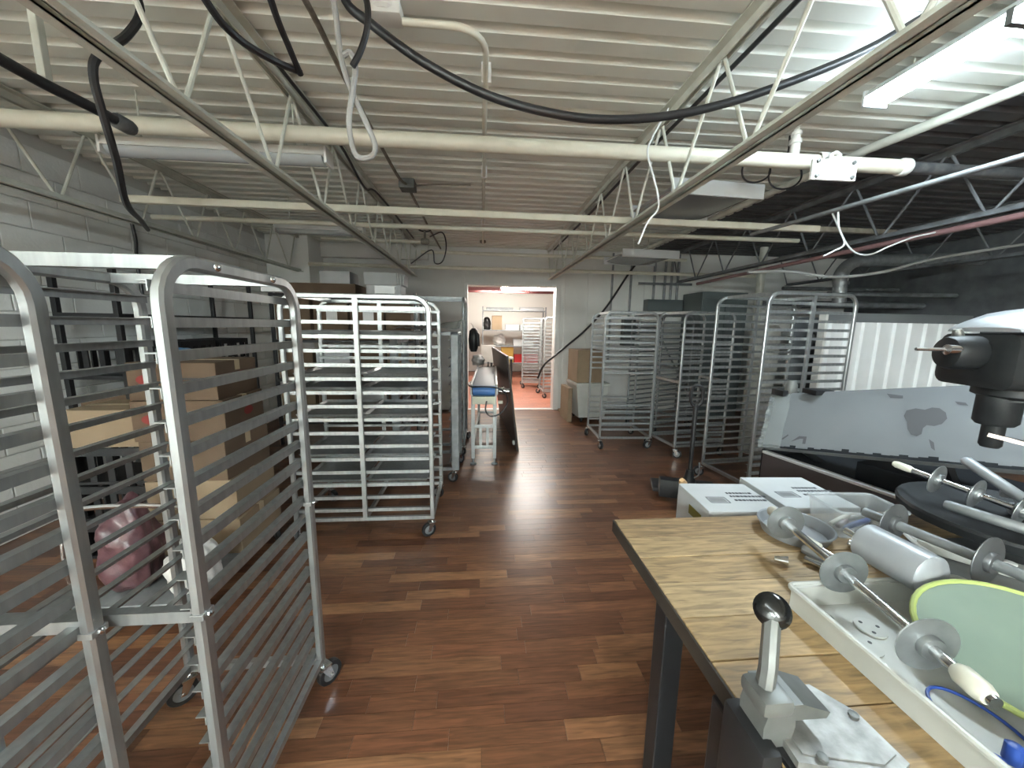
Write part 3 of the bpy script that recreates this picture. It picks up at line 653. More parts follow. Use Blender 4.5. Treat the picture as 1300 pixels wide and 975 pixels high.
def crate(loc, rz, label, w=.46, d=.36, h=.24, m='black'):
    t = thing('plastic_crate', label, 'crate', loc, rz)
    MB().bbox(-w/2,w/2,-d/2,d/2,0,.02,.003).build('crate_floor', m, t, smooth=False)
    b = MB(); b.box(-w/2,w/2,-d/2,-d/2+.012,h-.05,h); b.box(-w/2,w/2,d/2-.012,d/2,h-.05,h); b.box(-w/2,-w/2+.012,-d/2+.012,d/2-.012,h-.05,h); b.box(w/2-.012,w/2,-d/2+.012,d/2-.012,h-.05,h); b.build('rim', m, t, smooth=False)
    sl = MB().box(-.02,.02,-.006,.006,.02,h-.05).mesh('slat', m, smooth=False)
    for k in range(5):
        x = -w/2+.02+k*(w-.04)/4
        for s in (-1,1): obj('slat', sl, t, (x, s*(d/2-.006), 0))
    for k in range(3):
        y = -d/2+.06+k*(d-.12)/2
        for s in (-1,1): obj('slat', sl, t, (s*(w/2-.006), y, 0), (0,0,PI/2))
for i, y in enumerate((3.4, 3.95, 4.5)): crate((-2.98,y,1.121), R(90), cr_lab[i])
for i, y in enumerate((3.35, 3.85, 4.45)):
    carton(.40,.38,.26,(-2.98,y,.701), R(90), 'whitebox' if i == 1 else 'card', ('brown carton on wall shelf below end crate','white carton on wall shelf below middle crate','brown carton on wall shelf below the crate by far cartons')[i])
for i in range(3): crate((-2.35,2.62,.255*i), .03*(-1)**i, 'black slotted crate under the pale carton, '+('lowest','middle','topmost')[i]+' of three')
carton(.46,.36,.24,(-2.35,2.62,.757), .04, 'cardl', 'pale carton standing on the three black crates')
# carton shelf at the back
shelf_unit('carton_shelf', 'black steel shelf loaded with cardboard boxes behind the double rack', (-1.68,5.05,0), 0, 1.75, .52, 1.93, (.30,.85,1.34,1.90))
xs = (-2.31,-1.86,-1.42,-1.04)
for i, x in enumerate(xs):
    carton(.41 if i<3 else .31, .44, .50, (x,5.05,1.341), 0, 'card', 'brown cardboard box on carton shelf upper level, '+('next to the wall end','second from wall end','with paper label beside thin books','at the doorway end')[i], stick=i in (1,2), group='cartons on the upper shelf level')
    carton(.41 if i<3 else .31, .44, .36, (x,5.05,.851), 0, ('card','greybox','card','cardl')[i], ('brown','pale grey','brown','light brown')[i]+' box on carton shelf middle level, '+('next to the wall end','second from wall end','beside the doorway-end box','at the doorway end')[i])
    carton(.41 if i<3 else .31, .44, .42, (x,5.05,.301), 0, ('cardl','card','whitebox','card')[i], ('light brown','brown','white','brown')[i]+' box on carton shelf lowest level, '+('next to the wall end','second from wall end','beside the doorway-end box','at the doorway end')[i])
carton(.95,.44,.13,(-2.02,5.05,1.901), 0, 'card', 'wide flat brown carton on top of the carton shelf', tape=False)
carton(.36,.34,.15,(-1.80,5.04,2.034), 0, 'whitebox', 'white carton on the wide flat brown carton', tape=False)
carton(.42,.32,.13,(-1.22,5.05,1.901), 0, 'greybox', 'pale grey carton lying on top of carton shelf', tape=False)
carton(.40,.30,.15,(-1.26,5.05,2.034), 0, 'whitebox', 'white carton stacked on the pale grey carton', tape=False)
for i, x in enumerate((-1.045,-1.015,-.985)):
    carton(.022,.26,.14,(x,5.05,2.034), 0, 'whitebox', 'thin white folder box standing upright on carton shelf top, '+('touching','one away from','two away from')[i]+' the white carton', tape=False, group='thin upright boxes', name='folder_box')
for i, (x, dy) in enumerate(((-1.33,0),(-.62,0))):
    carton(.13,.09,.05,(x-.02,2.615,1.746), .1, 'whitebox', ('small white box lying on top of the middle-post rack','small white box at the rounded end of the middle-post rack top')[i], tape=False, name='small_box')

# ------------------------------------------------------------------ conveyor and leaning board
t = thing('belt_conveyor', 'narrow belt conveyor with blue belt end and aluminium legs', 'conveyor', (.03,3.95,0), R(-1.8))
b = MB(); b.bbox(-.125,.125,.06,1.85,.885,.90,.004); b.build('belt', 'belt', t)
for s in (-1,1): MB().bbox(s*.14-.012,s*.14+.012,.03,1.88,.80,.915,.004).build('side_rail', 'alu', t, smooth=False)
b = MB(); b.lathe([(.05,-.122),(.055,-.12),(.055,.12),(.05,.122)], (0,.035,.845), (1,0,0), 24); b.build('belt_end', 'bluebelt', t)
MB().bbox(-.126,.126,.0,.10,.70,.785,.005).build('front_panel', 'cream', t, smooth=False)
b = MB(); b.lathe([(.035,0),(.038,.005),(.038,.08),(.03,.085),(.03,.12)], (.155,.03,.845), (1,0,0), 16); b.build('motor', 'chrome', t)
MB().lathe([(.02,0),(.02,.05)], (.155,.02,.72), (1,0,0), 12).build('switch', 'plasticc', t)
lm = MB().bbox(-.02,.02,-.02,.02,.07,.80,.003).mesh('leg', 'alu', smooth=False)
ft = MB().lathe([(.036,0),(.036,.010),(.012,.022),(.010,.07)], (0,0,0), (0,0,1), 16).mesh('foot', 'galv')
for x in (-.12,.12):
    for y in (.06,1.75):
        l = obj('leg', lm, t, (x,y,0)); obj('foot', ft, l)
for y in (.06,1.75):
    for z in (.20,.44): MB().bbox(-.10,.10,y-.012,y+.012,z-.018,z+.018,.003).build('leg_rail', 'alu', t, smooth=False)
for x in (-.035,.04): MB().beam((x,.06,.20),(x,.06,.44),.03,.012).build('leg_slat', 'alu', t, smooth=False)
for x in (-.12,.12): MB().bbox(x-.012,x+.012,.08,1.73,.182,.218,.003).build('side_stretcher', 'alu', t, smooth=False)
MB().tube(spline([(-.15,.35,.90),(-.17,.10,.91),(-.13,-.03,.90),(0,-.06,.905),(.14,-.05,.89),(.24,-.03,.82),(.25,.0,.70),(.17,-.02,.60),(.07,-.03,.58),(.02,-.02,.64),(.03,-.01,.74)],6), .009, 8).build('power_cord', 'cable', t)
t = thing('leaning_board', 'black tabletop board standing on its long edge against the conveyor', 'board', (.47,4.42,0), R(3.6), rot=(0,R(-7),R(3.6)))
MB().bbox(-.022,0,0,1.98,.0,1.20,.003).build('panel', 'brownboard', t, smooth=False)
MB().bbox(0,.005,0,1.98,.0,1.20,.001).build('raw_face', 'boardedge', t, smooth=False)
b = MB(); b.lathe([(.028,0),(.03,.004),(.03,.02),(.012,.028)], (-.022,.18,.06), (-1,0,0), 14); b.build('bracket', 'whitepipe', t)
bag('film_bag', (-.05,5.95,.916), (.10,.14,.10), 'bagw', 'white film bag lying at the conveyor far end', 21)
t = thing('hanging_jacket', 'dark work jacket hung on the tall rack by the doorway', 'jacket', (-.10,4.99,1.20))
t.scale = (.8,.8,.5)
b = MB(); b.lathe([(.05,0),(.075,.1),(.085,.35),(.07,.55),(.03,.62)], (0,0,0), (0,0,1), 12); b.build('jacket_body', 'black', t)
b = MB(); b.tube([(0,-.02,.58),(.06,-.06,.45),(.075,-.06,.15)], [.035,.04,.03], 10); b.build('sleeve', 'black', t)
b = MB(); b.tube([(0,0,.60),(-.02,0,.70),(-.045,0,.74),(-.062,0,.74)], .005, 6); b.build('hook', 'chrome', t)

# ------------------------------------------------------------------ back right: boxes, bin, enclosures
carton(.42,.50,.52,(1.72,6.02,.66), R(4), 'cardl', 'light brown box open toward room on top of the white bin', tape=False)
t = thing('storage_bin', 'white lidded storage bin on black wheels below light brown box', 'bin', (1.78,6.02,0), R(4))
b = MB(); b.prism([(-.22,.09),(.22,.09),(.27,.60),(-.27,.60)], -.26, .26, lambda u,v,d: (u,d,v)); b.build('bin_body', 'plasticw', t, smooth=False)
MB().bbox(-.285,.285,-.275,.275,.60,.655,.012).build('lid', 'plasticw', t)
for sx in (-.16,.16):
    for sy in (-.2,.2): MB().lathe([(.04,-.015),(.045,-.01),(.045,.01),(.04,.015)], (sx,sy,.045), (1,0,0), 14).build('wheel', 'rubber', t)
carton(.20,.16,.05,(1.53,6.55,0), .2, 'cardl', 'small flat cardboard piece on floor at the doorway jamb', tape=False)
carton(.07,.46,.56,(1.435,6.05,0), R(3), 'cardl', 'flattened tan box standing between doorway jamb and white bin', tape=False)
t = thing('electrical_box', 'dark grey wall enclosure with conduits rising to the ceiling', 'electrical box', (3.3,6.66,1.85))
MB().bbox(-.33,.33,-.12,.07,0,.20,.006).build('enclosure', 'ebox', t, smooth=False)
for x in (-.2,.0,.12,.24): MB().cyl((x,-.03,.2),(x,-.03,1.0),.022,10).build('conduit', 'galv', t)
MB().bbox(-.5,.5,-.06,-.045,.46,.50,.003).build('strut', 'baresteel', t, smooth=False)
t = thing('electrical_box', 'narrow grey disconnect switch on back wall beside doorway', 'electrical box', (2.68,6.66,1.22))
MB().bbox(-.11,.11,-.08,.07,0,.48,.006).build('enclosure', 'ebox', t, smooth=False)
MB().bbox(.11,.14,-.05,-.01,.2,.36,.004).build('lever', 'galv', t, smooth=False)
MB().cyl((0,0,.48),(0,0,1.62),.02,10).build('conduit', 'galv', t)
MB().cyl((2.35,6.70,.9),(2.35,6.70,2.85),.018,10).build('wall_conduit', 'galv', label='thin grey conduit up back wall by the slanting cable', cat='conduit')
t = thing('wall_cabinet', 'dark tall cabinet bank along back wall behind the racks', 'cabinet', (4.2,6.3,0))
MB().bbox(-.55,.25,-.3,.3,0,2.15,.01).build('cabinet_body', 'ebox', t, smooth=False)
for k in (-1,1): MB().bbox(-.15+k*.2-.19,-.15+k*.2+.19,-.32,-.30,.1,2.05,.004).build('door', 'ebox', t, smooth=False)

# things behind the tallest rack and the corrugated sheet
t = thing('corrugated_sheet', 'tall white corrugated sheet standing beyond the grey belt panel', 'panel', (3.72,3.78,0), R(4))
rib = MB(); pr = []
u = 0
while u < 1.95:
    pr += [(u,0),(u+.05,0),(u+.065,.025),(u+.195,.025)]; u += .21
poly = [(a_, b_) for a_, b_ in pr]+[(a_, b_+.004) for a_, b_ in reversed(pr)]
n = len(pr)
rib.add([(a_, -b_, .02) for a_, b_ in pr]+[(a_, -b_, 1.64) for a_, b_ in pr]+[(a_, -b_+.004, .02) for a_, b_ in pr]+[(a_, -b_+.004, 1.64) for a_, b_ in pr],
        [(i,i+1,n+i+1,n+i) for i in range(n-1)]+[(2*n+i,3*n+i,3*n+i+1,2*n+i+1) for i in range(n-1)]+[(n+i,n+i+1,3*n+i+1,3*n+i) for i in range(n-1)])
rib.build('ribbed_face', 'corr', t, smooth=False)
MB().bbox(-.02,2.0,.005,.06,1.62,1.74,.006).build('top_rail', 'greyrail', t, smooth=False)
MB().bbox(-.03,.0,-.03,.05,0,1.74,.004).build('edge_strip', 'whitepipe', t, smooth=False)
MB().bbox(1.96,2.0,.006,.05,0,1.62,.004).build('edge_strip', 'greyrail', t, smooth=False)
MB().bbox(0,1.96,.03,.05,0,1.62,.004).build('backing', 'greyrail', t, smooth=False)
t = thing('steel_door', 'grey panel door with lever handle seen through tallest double rack', 'door', (3.82,4.30,0))
MB().bbox(-.02,.55,-.03,.03,.02,1.70,.006).build('door_leaf', 'greyrail', t, smooth=False)
b = MB(); b.box(.16,.24,-.045,-.03,1.30,1.62); b.tube([(.2,-.05,1.5),(.2,-.09,1.5),(.2,-.09,1.36),(.2,-.05,1.34)], .012, 8); b.build('handle', 'galv', t)
MB().bbox(-.02,.02,-.02,.02,0,1.7,.003).build('foot_post', 'greyrail', t, loc=(.3,.2,0))
t = thing('white_drum', 'white plastic drum stacked behind the tallest double rack', 'drum', (3.45,4.28,0))
MB().lathe([(.14,0),(.16,.03),(.16,.82),(.15,.86),(.15,1.0),(.13,1.04)], (0,0,0), (0,0,1), 20).build('drum_body', 'plasticw', t)
MB().lathe([(.15,0),(.16,.02),(.16,.5),(.12,.56)], (0,0,1.042), (0,0,1), 20).build('upper_drum', 'plasticw', t)

# far room furniture
t = shelf_unit('steel_shelf', 'steel storage shelf full of supplies in the far room', (.98,11.3,0), 0, 1.9, .5, 2.1, (.45,.95,1.42,2.0), m='galv')
supplies = [('brown',-.28,1.421,.30,.3,.42,'cardl','tan box on steel shelf next to the white cartons'),('y',.04,.451,.36,.3,.25,'yellow','lower yellow box on the far room steel shelf'),('y',.04,.703,.36,.3,.21,'yellow','upper yellow box on the far room steel shelf'),
 ('r',.43,.451,.36,.3,.24,'red','red tub on the steel shelf by lower yellow box'),('r',.80,.451,.34,.3,.24,'red','red tub at the end of the steel shelf'),('w',.18,1.421,.40,.3,.16,'whitebox','white carton on steel shelf by tan box'),('w',.62,1.421,.40,.3,.16,'whitebox','white carton at the end of steel shelf row'),
 ('w',.52,.951,.6,.3,.2,'whitebox','long white carton on middle board of steel shelf'),('g',-.2,2.001,.8,.3,.08,'galv','dull metal tray stack on top of steel shelf'),('g',.75,2.001,.7,.3,.10,'greybox','grey flat box on top of steel shelf')]
for k, dx, z, w_, d_, h_, m_, lb in supplies: carton(w_, d_, h_, (.75+dx, 11.3, z), 0, m_, lb, tape=False, name='supply_box')
bag('flour_bag', (.55,11.3,.951), (.18,.14,.2), 'bagw', 'white flour bag on steel shelf middle board', 12)
bag('film_bag', (.17,11.3,1.421), (.11,.12,.22), 'black', 'black film bag at the steel shelf end', 14)
t = thing('white_stool', 'white-topped low work table on dark legs in far room', 'table', (.55,10.1,0))
MB().bbox(-.32,.32,-.25,.25,.66,.70,.01).build('table_top', 'plasticw', t)
for sx in (-.27,.27):
    for sy in (-.2,.2): MB().bbox(sx-.02,sx+.02,sy-.02,sy+.02,0,.66,.003).build('leg', 'black', t, smooth=False)
MB().bbox(-.25,.25,-.2,.2,.30,.33,.004).build('lower_shelf', 'black', t, smooth=False)
bag('dark_sack', (.55,10.1,.331), (.2,.16,.17), 'black', 'dark sack on lower shelf of the white-topped table', 17)
t = thing('office_chair', 'dark office chair with white back beside far room table', 'chair', (.18,9.35,0))
MB().bbox(-.2,.2,-.2,.2,.44,.50,.02).build('seat', 'black', t)
MB().bbox(-.19,.19,.18,.23,.60,1.05,.02).build('backrest', 'plasticw', t)
MB().cyl((0,0,.06),(0,0,.44),.025,10).build('gas_post', 'black', t); MB().bbox(-.02,.02,.17,.21,.48,.62,.004).build('back_bar', 'black', t)
for k in range(5):
    a_ = 2*PI*k/5; MB().beam((0,0,.08),(.24*math.cos(a_),.24*math.sin(a_),.06),.03,.025).build('base_arm', 'black', t); MB().lathe([(.03,-.012),(.03,.012)], (.24*math.cos(a_),.24*math.sin(a_),.03), (1,0,0), 12).build('wheel', 'rubber', t)
MB().bbox(-1.2,-.5,10.6,11.2,0,2.0,.01).build('cream_cabinet', 'plasticc', label='tall cream cabinet in the far room', cat='cabinet')

# ------------------------------------------------------------------ pallet truck handle
t = thing('pallet_truck', 'black pallet truck with upright looped handle beside tallest rack', 'pallet truck', (1.77,2.86,0), R(-20))
MB().tube([(0,0,.28),(0,.0,.92)], .018, 10).build('handle_shaft', 'black', t)
MB().tube(spline([(0,0,.90),(-.04,0,.95),(-.04,0,1.06),(0,0,1.09),(.04,0,1.06),(.04,0,.95),(0,0,.90)],5), .013, 8).build('handle_grip', 'black', t)
MB().lathe([(.05,0),(.055,.02),(.055,.16),(.04,.2),(.03,.26)], (0,0,.10), (0,0,1), 16).build('pump', 'black', t)
MB().tube(spline([(.03,-.02,.30),(.06,-.05,.35),(.055,-.05,.45)],4), .006, 6).build('release_lever', 'galv', t)
for s in (-1,1): MB().lathe([(.075,-.022),(.08,-.018),(.08,.018),(.075,.022)], (s*.05,-.03,.08), (1,0,0), 20).build('steer_wheel', 'rubber', t)
MB().bbox(-.22,.22,.06,.16,.06,.22,.01).build('carriage', 'black', t)
for s in (-1,1): MB().bbox(s*.19-.075,s*.19+.075,.16,.40,.06,.10,.01).build('fork', 'black', t)
MB().lathe([(.012,0),(.019,.02),(.019,.95),(.014,.98)], (.955,1.60,.835), (.42,.24,-.83), 14).build('wood_handle', 'wood', label='plain wooden pole slanting down behind the white cartons', cat='pole')

# ------------------------------------------------------------------ dough sheeter with worn grey belt panel
t = thing('dough_sheeter', 'dark dough sheeter with worn grey belt table folded up', 'machine', (0,0,0))
d = Vector((.2021,-.7711,.1803)); BLc = Vector((1.763,2.10,.8213)); TLc = Vector((1.9886,2.3099,1.1194)); upv = TLc-BLc
nrm = d.cross(upv).normalized()
if nrm.x > 0: nrm = -nrm
e = d*1.27
b = MB(); th = -nrm*.03
b.add([BLc, BLc+e, TLc+e, TLc, BLc+th, BLc+e+th, TLc+e+th, TLc+th], [(0,1,2,3),(7,6,5,4),(0,4,5,1),(1,5,6,2),(2,6,7,3),(3,7,4,0)]); b.build('belt_table', 'wornbelt', t, smooth=False)
def on_panel(a_, c_, off=.002): return BLc+d*a_+upv*c_+nrm*off
def blot(pts, off=.002, m='dirt', name='worn_patch'):
    b = MB(); b.add([on_panel(a_, c_, off) for a_, c_ in pts], [tuple(range(len(pts)))]); return b.build(name, m, t, smooth=False)
blot([(.81,.58),(.825,.50),(.83,.40),(.845,.33),(.87,.31),(.89,.34),(.895,.42),(.91,.46),(.94,.45),(.97,.48),(.99,.55),(.985,.63),(.96,.69),(.93,.70),(.90,.67),(.86,.69),(.82,.66)])
blot([(.92,.28),(.94,.24),(.945,.14),(.93,.17)]); blot([(.72,.92),(.76,.90),(.80,.88),(.80,.84),(.74,.85)])
blot([(1.02,.78),(1.06,.76),(1.07,.72),(1.03,.74)]); blot([(.20,.12),(.25,.22),(.30,.22),(.30,.10),(.28,.10),(.28,.18),(.26,.18)])
blot([(.13,.16),(.17,.24),(.175,.22),(.14,.14)])
rr_ = random.Random(4); pts = [(a_/40*1.6, .0) for a_ in range(41)]+[(a_/40*1.6, .03+.05*rr_.random()) for a_ in range(40,-1,-1)]
for k in range(31):
    h0 = .02+.05*rr_.random(); blot([(k*.04,0),(k*.04+.04,0),(k*.04+.04,h0),(k*.04,h0)], m='darkbody', name='torn_edge')
b = MB(); b.bbox(-.06,.06,-.05,.05,0,.03,.004); o = b.build('hinge_block', 'black', t); o.matrix_local = Matrix.Translation(on_panel(.30,1.0,-.02))
o = MB().bbox(-.05,.05,-.05,.05,0,.04,.004).build('hinge_block', 'black', t); o.matrix_local = Matrix.Translation(on_panel(.05,1.0,-.02))
MB().lathe([(.03,0),(.035,.01),(.035,.06),(.02,.09)], tuple(on_panel(.10,1.02,-.02)), (0,0,1), 14).build('clamp_knob', 'castgrey', t)
# body under it
b = MB(); P0 = Vector((1.757,2.087,0)); P1 = Vector((1.95,1.27,0))
q = (P1-P0).normalized(); sd = Vector((-q.y, q.x, 0)) if -q.y > 0 else Vector((q.y,-q.x,0))
def bodybox(name, s0, s1, z0, z1, m, l0=0.0, l1=None, c=.006):
    l1 = (P1-P0).length if l1 is None else l1
    mtx = Matrix(((q.x, sd.x, 0, P0.x), (q.y, sd.y, 0, P0.y), (0,0,1,0), (0,0,0,1)))
    return MB().bbox(l0, l1, s0, s1, z0, z1, c, mtx).build(name, m, t, smooth=False)
bodybox('side_panel', 0, .03, .10, .785, 'brownpanel'); bodybox('edge_trim', -.004, .034, .786, .802, 'greyedge', c=.003)
bodybox('deck', .03, .62, .70, .76, 'darkbody'); bodybox('base', .05, .60, .10, .69, 'darkbody', .05); bodybox('rear_housing', .16, .60, .30, .86, 'darkbody', .40, .95)
bodybox('end_panel', .03, .62, .10, .80, 'darkbody', -.03, 0.0)
for l in (.1,.7):
    for s_ in (.1,.5): 
        p = P0+q*l+sd*s_; MB().cyl((p.x,p.y,0),(p.x,p.y,.10),.03,12).build('foot', 'rubber', t)
for l in (.15,.75):
    p = P0+q*l+sd*.22; c = on_panel(l/.8,.10,-.032); MB().beam((p.x+.05,p.y,.76), (c.x+.03,c.y,c.z), .03,.03).build('strut', 'black', t)
b = MB(); vs = []; fs = []; rr_ = random.Random(8)
for i in range(7):
    for j in range(11):
        vs.append(on_panel(-.03+.028*i, -.02+.105*j, .004+.014*rr_.random()))
for i in range(6):
    for j in range(10): fs.append((i*11+j, (i+1)*11+j, (i+1)*11+j+1, i*11+j+1))
b.add(vs, fs); b.build('film_wrap', 'film', t, ang=180)

# ------------------------------------------------------------------ white cartons beyond the table
def print_lines(t, w, d, h):
    r_ = random.Random(3)
    for k, (yy, wd) in enumerate(((.03,.10),(.0,.14),(-.035,.12))):
        x = .01
        b = MB()
        while x < .01+wd:
            l = r_.uniform(.006,.016); b.box(x, x+l, yy-.007, yy+.007, h, h+.0008); x += l+.004
        b.build('print_line', 'print', t)
    b = MB(); b.box(-.10,-.02,-.06,-.057,h,h+.0008); b.box(-.10,-.02,-.01,-.007,h,h+.0008); b.box(-.10,-.097,-.057,-.01,h,h+.0008); b.box(-.023,-.02,-.057,-.01,h,h+.0008)
    for k in range(7): b.box(-.09+k*.009,-.086+k*.009,-.05,-.017,h,h+.0008)
    b.build('print_box', 'print', t)
t = thing('side_stand', 'black steel stand holding the white printed cartons', 'stand', (1.21,1.42,0))
MB().bbox(-.32,.33,-.16,.165,.53,.56,.004).build('top', 'black', t, smooth=False)
for sx in (-.1,.30):
    for sy in (-.13,.13): MB().bbox(sx-.015,sx+.015,sy-.015,sy+.015,0,.53,.003).build('leg', 'black', t, smooth=False)
z = .561
for i in range(1):
    tt = carton(.30,.26,.285,(1.045,1.40,z), R(-4), 'whitebox', 'white printed carton behind the wooden table beside the wooden pole', tape=False, group='white cartons'); z += .287
    print_lines(tt, .3,.26,.285); MB().box(-.151,-.15,-.08,.02,.20,.24).build('yellow_strip', 'yellowtape', tt)
z = .561
for i in range(1):
    tt = carton(.30,.30,.292,(1.37,1.42,z), R(-3), 'whitebox', 'white printed carton standing between the other white carton and dark sheeter', tape=False, group='white cartons'); z += .294
    print_lines(tt, .3,.3,.292); MB().box(-.151,-.15,-.08,.02,.20,.24).build('yellow_strip', 'yellowtape', tt)

# ------------------------------------------------------------------ wooden work table
TX0, TX1, TY0, TY1, TZ = .49, 1.72, .18, 1.235, .85
t = thing('work_table', 'butcher block work table with black steel legs', 'table', (TX0, TY0, 0))
wds = [.112,.102,.118,.10,.108,.115,.105,.10,.11]; tot = sum(wds); wds = [w_*(TY1-TY0)/tot for w_ in wds]
y = 0
for i, w_ in enumerate(wds):
    MB().bbox(0, TX1-TX0, y+.0012, y+w_-.0012, TZ-.045, TZ-(.0015 if i in (3,6) else 0), .0025).build('board', 'board', t, smooth=False); y += w_
MB().bbox(-.006, -.0005, 0, TY1-TY0, TZ-.046, TZ-.003, .001).build('edge_band', 'tableedge', t, smooth=False)
MB().bbox(.05, TX1-TX0-.05, .05, TY1-TY0-.05, TZ-.075, TZ-.0455, .003).build('apron', 'black', t, smooth=False)
for x, y in ((.06,.74),(TX1-TX0-.08,.74),(TX1-TX0-.08,.1)):
    MB().bbox(x-.03,x+.03,y-.03,y+.03,0,TZ-.075,.004).build('leg', 'black', t, smooth=False)
MB().bbox(.005,.36,.12,.465,.0,TZ-.0755,.006).build('pedestal', 'black', t, smooth=False)
MB().beam((.06,.71,.12),(.10,.47,.12),.03,.03).build('stretcher', 'black', t, smooth=False)

# lever press at the table edge
t = thing('lever_press', 'bench lever press with black ball knob and scuffed aluminium plate', 'press', (.50,.50,.85))
def P(x, y, z): return (x-.50, y-.50, z-.85)
b = MB(); poly = [(-.02,-.045),(.115,-.075),(.155,-.06),(.15,.02),(.11,.075),(.02,.07),(-.012,.05)]
b.prism(poly, .012, .026, lambda u,v,d_: (u+.02,v-.01,d_)); b.build('plate', 'plate', t, smooth=False)
b = MB(); b.prism([(u*.86+.012,v*.80) for u,v in poly], .026, .029, lambda u,v,d_: (u+.02,v-.01,d_)); b.build('plate_recess', 'plate', t, smooth=False)
for u, v in ((.02,-.045),(.135,.012)): MB().lathe([(.008,0),(.008,.004),(.003,.005)], (u+.02,v-.01,.029), (0,0,1), 10).build('screw', 'castgrey', t)
MB().bbox(-.01,.15,-.075,.06,.0005,.012,.004).build('base', 'black', t, smooth=False)
b = MB(); b.bbox(-.055,-.018,-.05,.05,-.16,.03,.01); b.build('clamp_body', 'black', t)
b = MB(); b.prism([(-.045,.0),(.0,.0),(.008,.05),(.004,.085),(-.04,.085),(-.048,.05)], -.028, .028, lambda u,v,d_: (u+.012,d_+.005,v)); b.build('pillar', 'castgrey', t)
b = MB(); b.prism([(-.02,.055),(.075,.055),(.08,.066),(.03,.085),(-.02,.085)], -.03, .035, lambda u,v,d_: (u+.005,d_+.012,v)); b.build('arm', 'castgrey', t, smooth=False)
b = MB(); b.sweep([(-.018,.0,.07),(-.018,.005,.10),(-.010,.012,.13),(.004,.03,.165),(.016,.045,.19)], (0.9,-.3,.1), .026, .03, .3); b.build('lever', 'castgrey', t)
b = MB(); b.bbox(-.045,.010,-.03,.03,.075,.105,.010); b.build('pivot', 'castgrey', t)
b = MB(); b.lathe([(0,-.017),(.014,-.016),(.025,-.010),(.030,0),(.025,.010),(.014,.016),(0,.017)], P(.521,.552,1.052), (-.35,-.55,.45), 24, cap=False); b.build('knob', 'knob', t)

# ------------------------------------------------------------------ tray and tools on the table
t = thing('plastic_tray', 'long white plastic tray holding cutter rollers and green lid', 'tray', (.785,.785,TZ), R(0))
b = MB(); TW, TL, TH = .47, .60, .058
b.box(0,TW,-TL,0,0.0005,.005)
prof = [(0,0),(.012,0),(.012,TH-.006),(0,TH-.006)]
b.box(0,.006,-TL,0,.005,TH); b.box(TW-.006,TW,-TL,0,.005,TH); b.box(.006,TW-.006,-.006,0,.005,TH); b.box(.006,TW-.006,-TL,-TL+.006,.005,TH)
b.build('tray_body', 'plasticw', t, smooth=False)
b = MB(); rp = []
for cx, cy, a0 in ((TW-.01,-.01,0),(.01,-.01,PI/2),(.01,-TL+.01,PI),(TW-.01,-TL+.01,3*PI/2)):
    rp += [(cx+.016*math.cos(a0+k*PI/8), cy+.016*math.sin(a0+k*PI/8), TH) for k in range(5)]
b.tube(rp, .0065, 8, closed=True); b.build('rim', 'plasticw', t)

def cutter_roller(label, p_far, p_near, discs, r_ax, handles, m='discm', axm='chrome'):
    A = Vector(p_far); B = Vector(p_near); L = (B-A).length; ax = (B-A).normalized()
    t = thing('cutter_roller', label, 'cutter', tuple(A), 0, 'dough cutter rollers')
    MB().cyl((0,0,0), ax*L, r_ax, 14).build('axle', axm, t)
    for s_, r_ in discs:
        dd = MB().lathe([(r_ax,-.002),(r_-.001,-.0015),(r_,0),(r_-.001,.0015),(r_ax,.002)], ax*(s_*L), ax, 32, cap=False).build('disc', m, t)
        MB().lathe([(r_ax+.011,-.013),(r_ax+.013,-.010),(r_ax+.013,.010),(r_ax+.011,.013)], ax*(s_*L), ax, 16).build('hub', m, dd)
    for s0, s1, r_ in handles:
        MB().lathe([(r_*.7,0),(r_,.01),(r_,(s1-s0)*L-.012),(r_*.75,(s1-s0)*L)], ax*(s0*L), ax, 16).build('handle', 'plasticc', t)
    return t
cutter_roller('long cutter roller with three steel discs resting across the white tray rim', (.945,1.045,.965), (.838,.448,.952), ((.10,.054),(.475,.056),(.815,.057)), .0105, ((-.03,.045,.017),(.90,.985,.019)))
cutter_roller('dusty cutter roller with two dark discs lying behind the large rolling pin', (1.235,1.02,.972), (1.315,.58,.978), ((.17,.062),(.60,.066)), .014, (), m='discd', axm='galv')
# large rolling pin in the tray
t = thing('rolling_pin', 'large smooth white metal rolling pin lying beyond the tray end', 'rolling pin', (1.085,.885,.962))
ax = Vector((.012,-.25,0)); MB().lathe([(.042,0),(.052,.008),(.052,.155),(.042,.163)], (0,0,0), ax, 28).build('barrel', 'silverp', t)
MB().cyl(-ax.normalized()*.05, (0,0,0), .010, 12).build('pin_end', 'chrome', t)
t = thing('round_lid', 'green tinted round plastic lid with lime rim in the tray', 'lid', (1.075,.548,.930), rot=(R(10),R(-12),0))  # flat round lid lying tilted in the tray
MB().lathe([(0,0),(.157,0),(.160,.003),(.157,.006),(0,.006)], (0,0,0), (0,0,1), 40, cap=False).build('lid_plate', 'green', t)
MB().tube([(.160*math.cos(2*PI*i/40), .160*math.sin(2*PI*i/40), .005) for i in range(40)], .006, 8, closed=True).build('lid_rim', 'greenrim', t)
MB().lathe([(0,0),(.014,0),(.014,.002),(0,.002)], (.08,.03,.0065), (0,0,1), 12, cap=False).build('stain', 'dirt', t)
MB().tube([(.05*math.cos(2*PI*i/30), .07*math.sin(2*PI*i/30), .0) for i in range(30)], .003, 6, closed=True).build('wire_ring', 'blue', loc=(.885,.485,.8605), label='thin blue ring under the green lid edge in tray', cat='ring')
t = thing('measuring_cup', 'cream plastic cup standing in the near end of the tray', 'cup', (.895,.375,.8565))
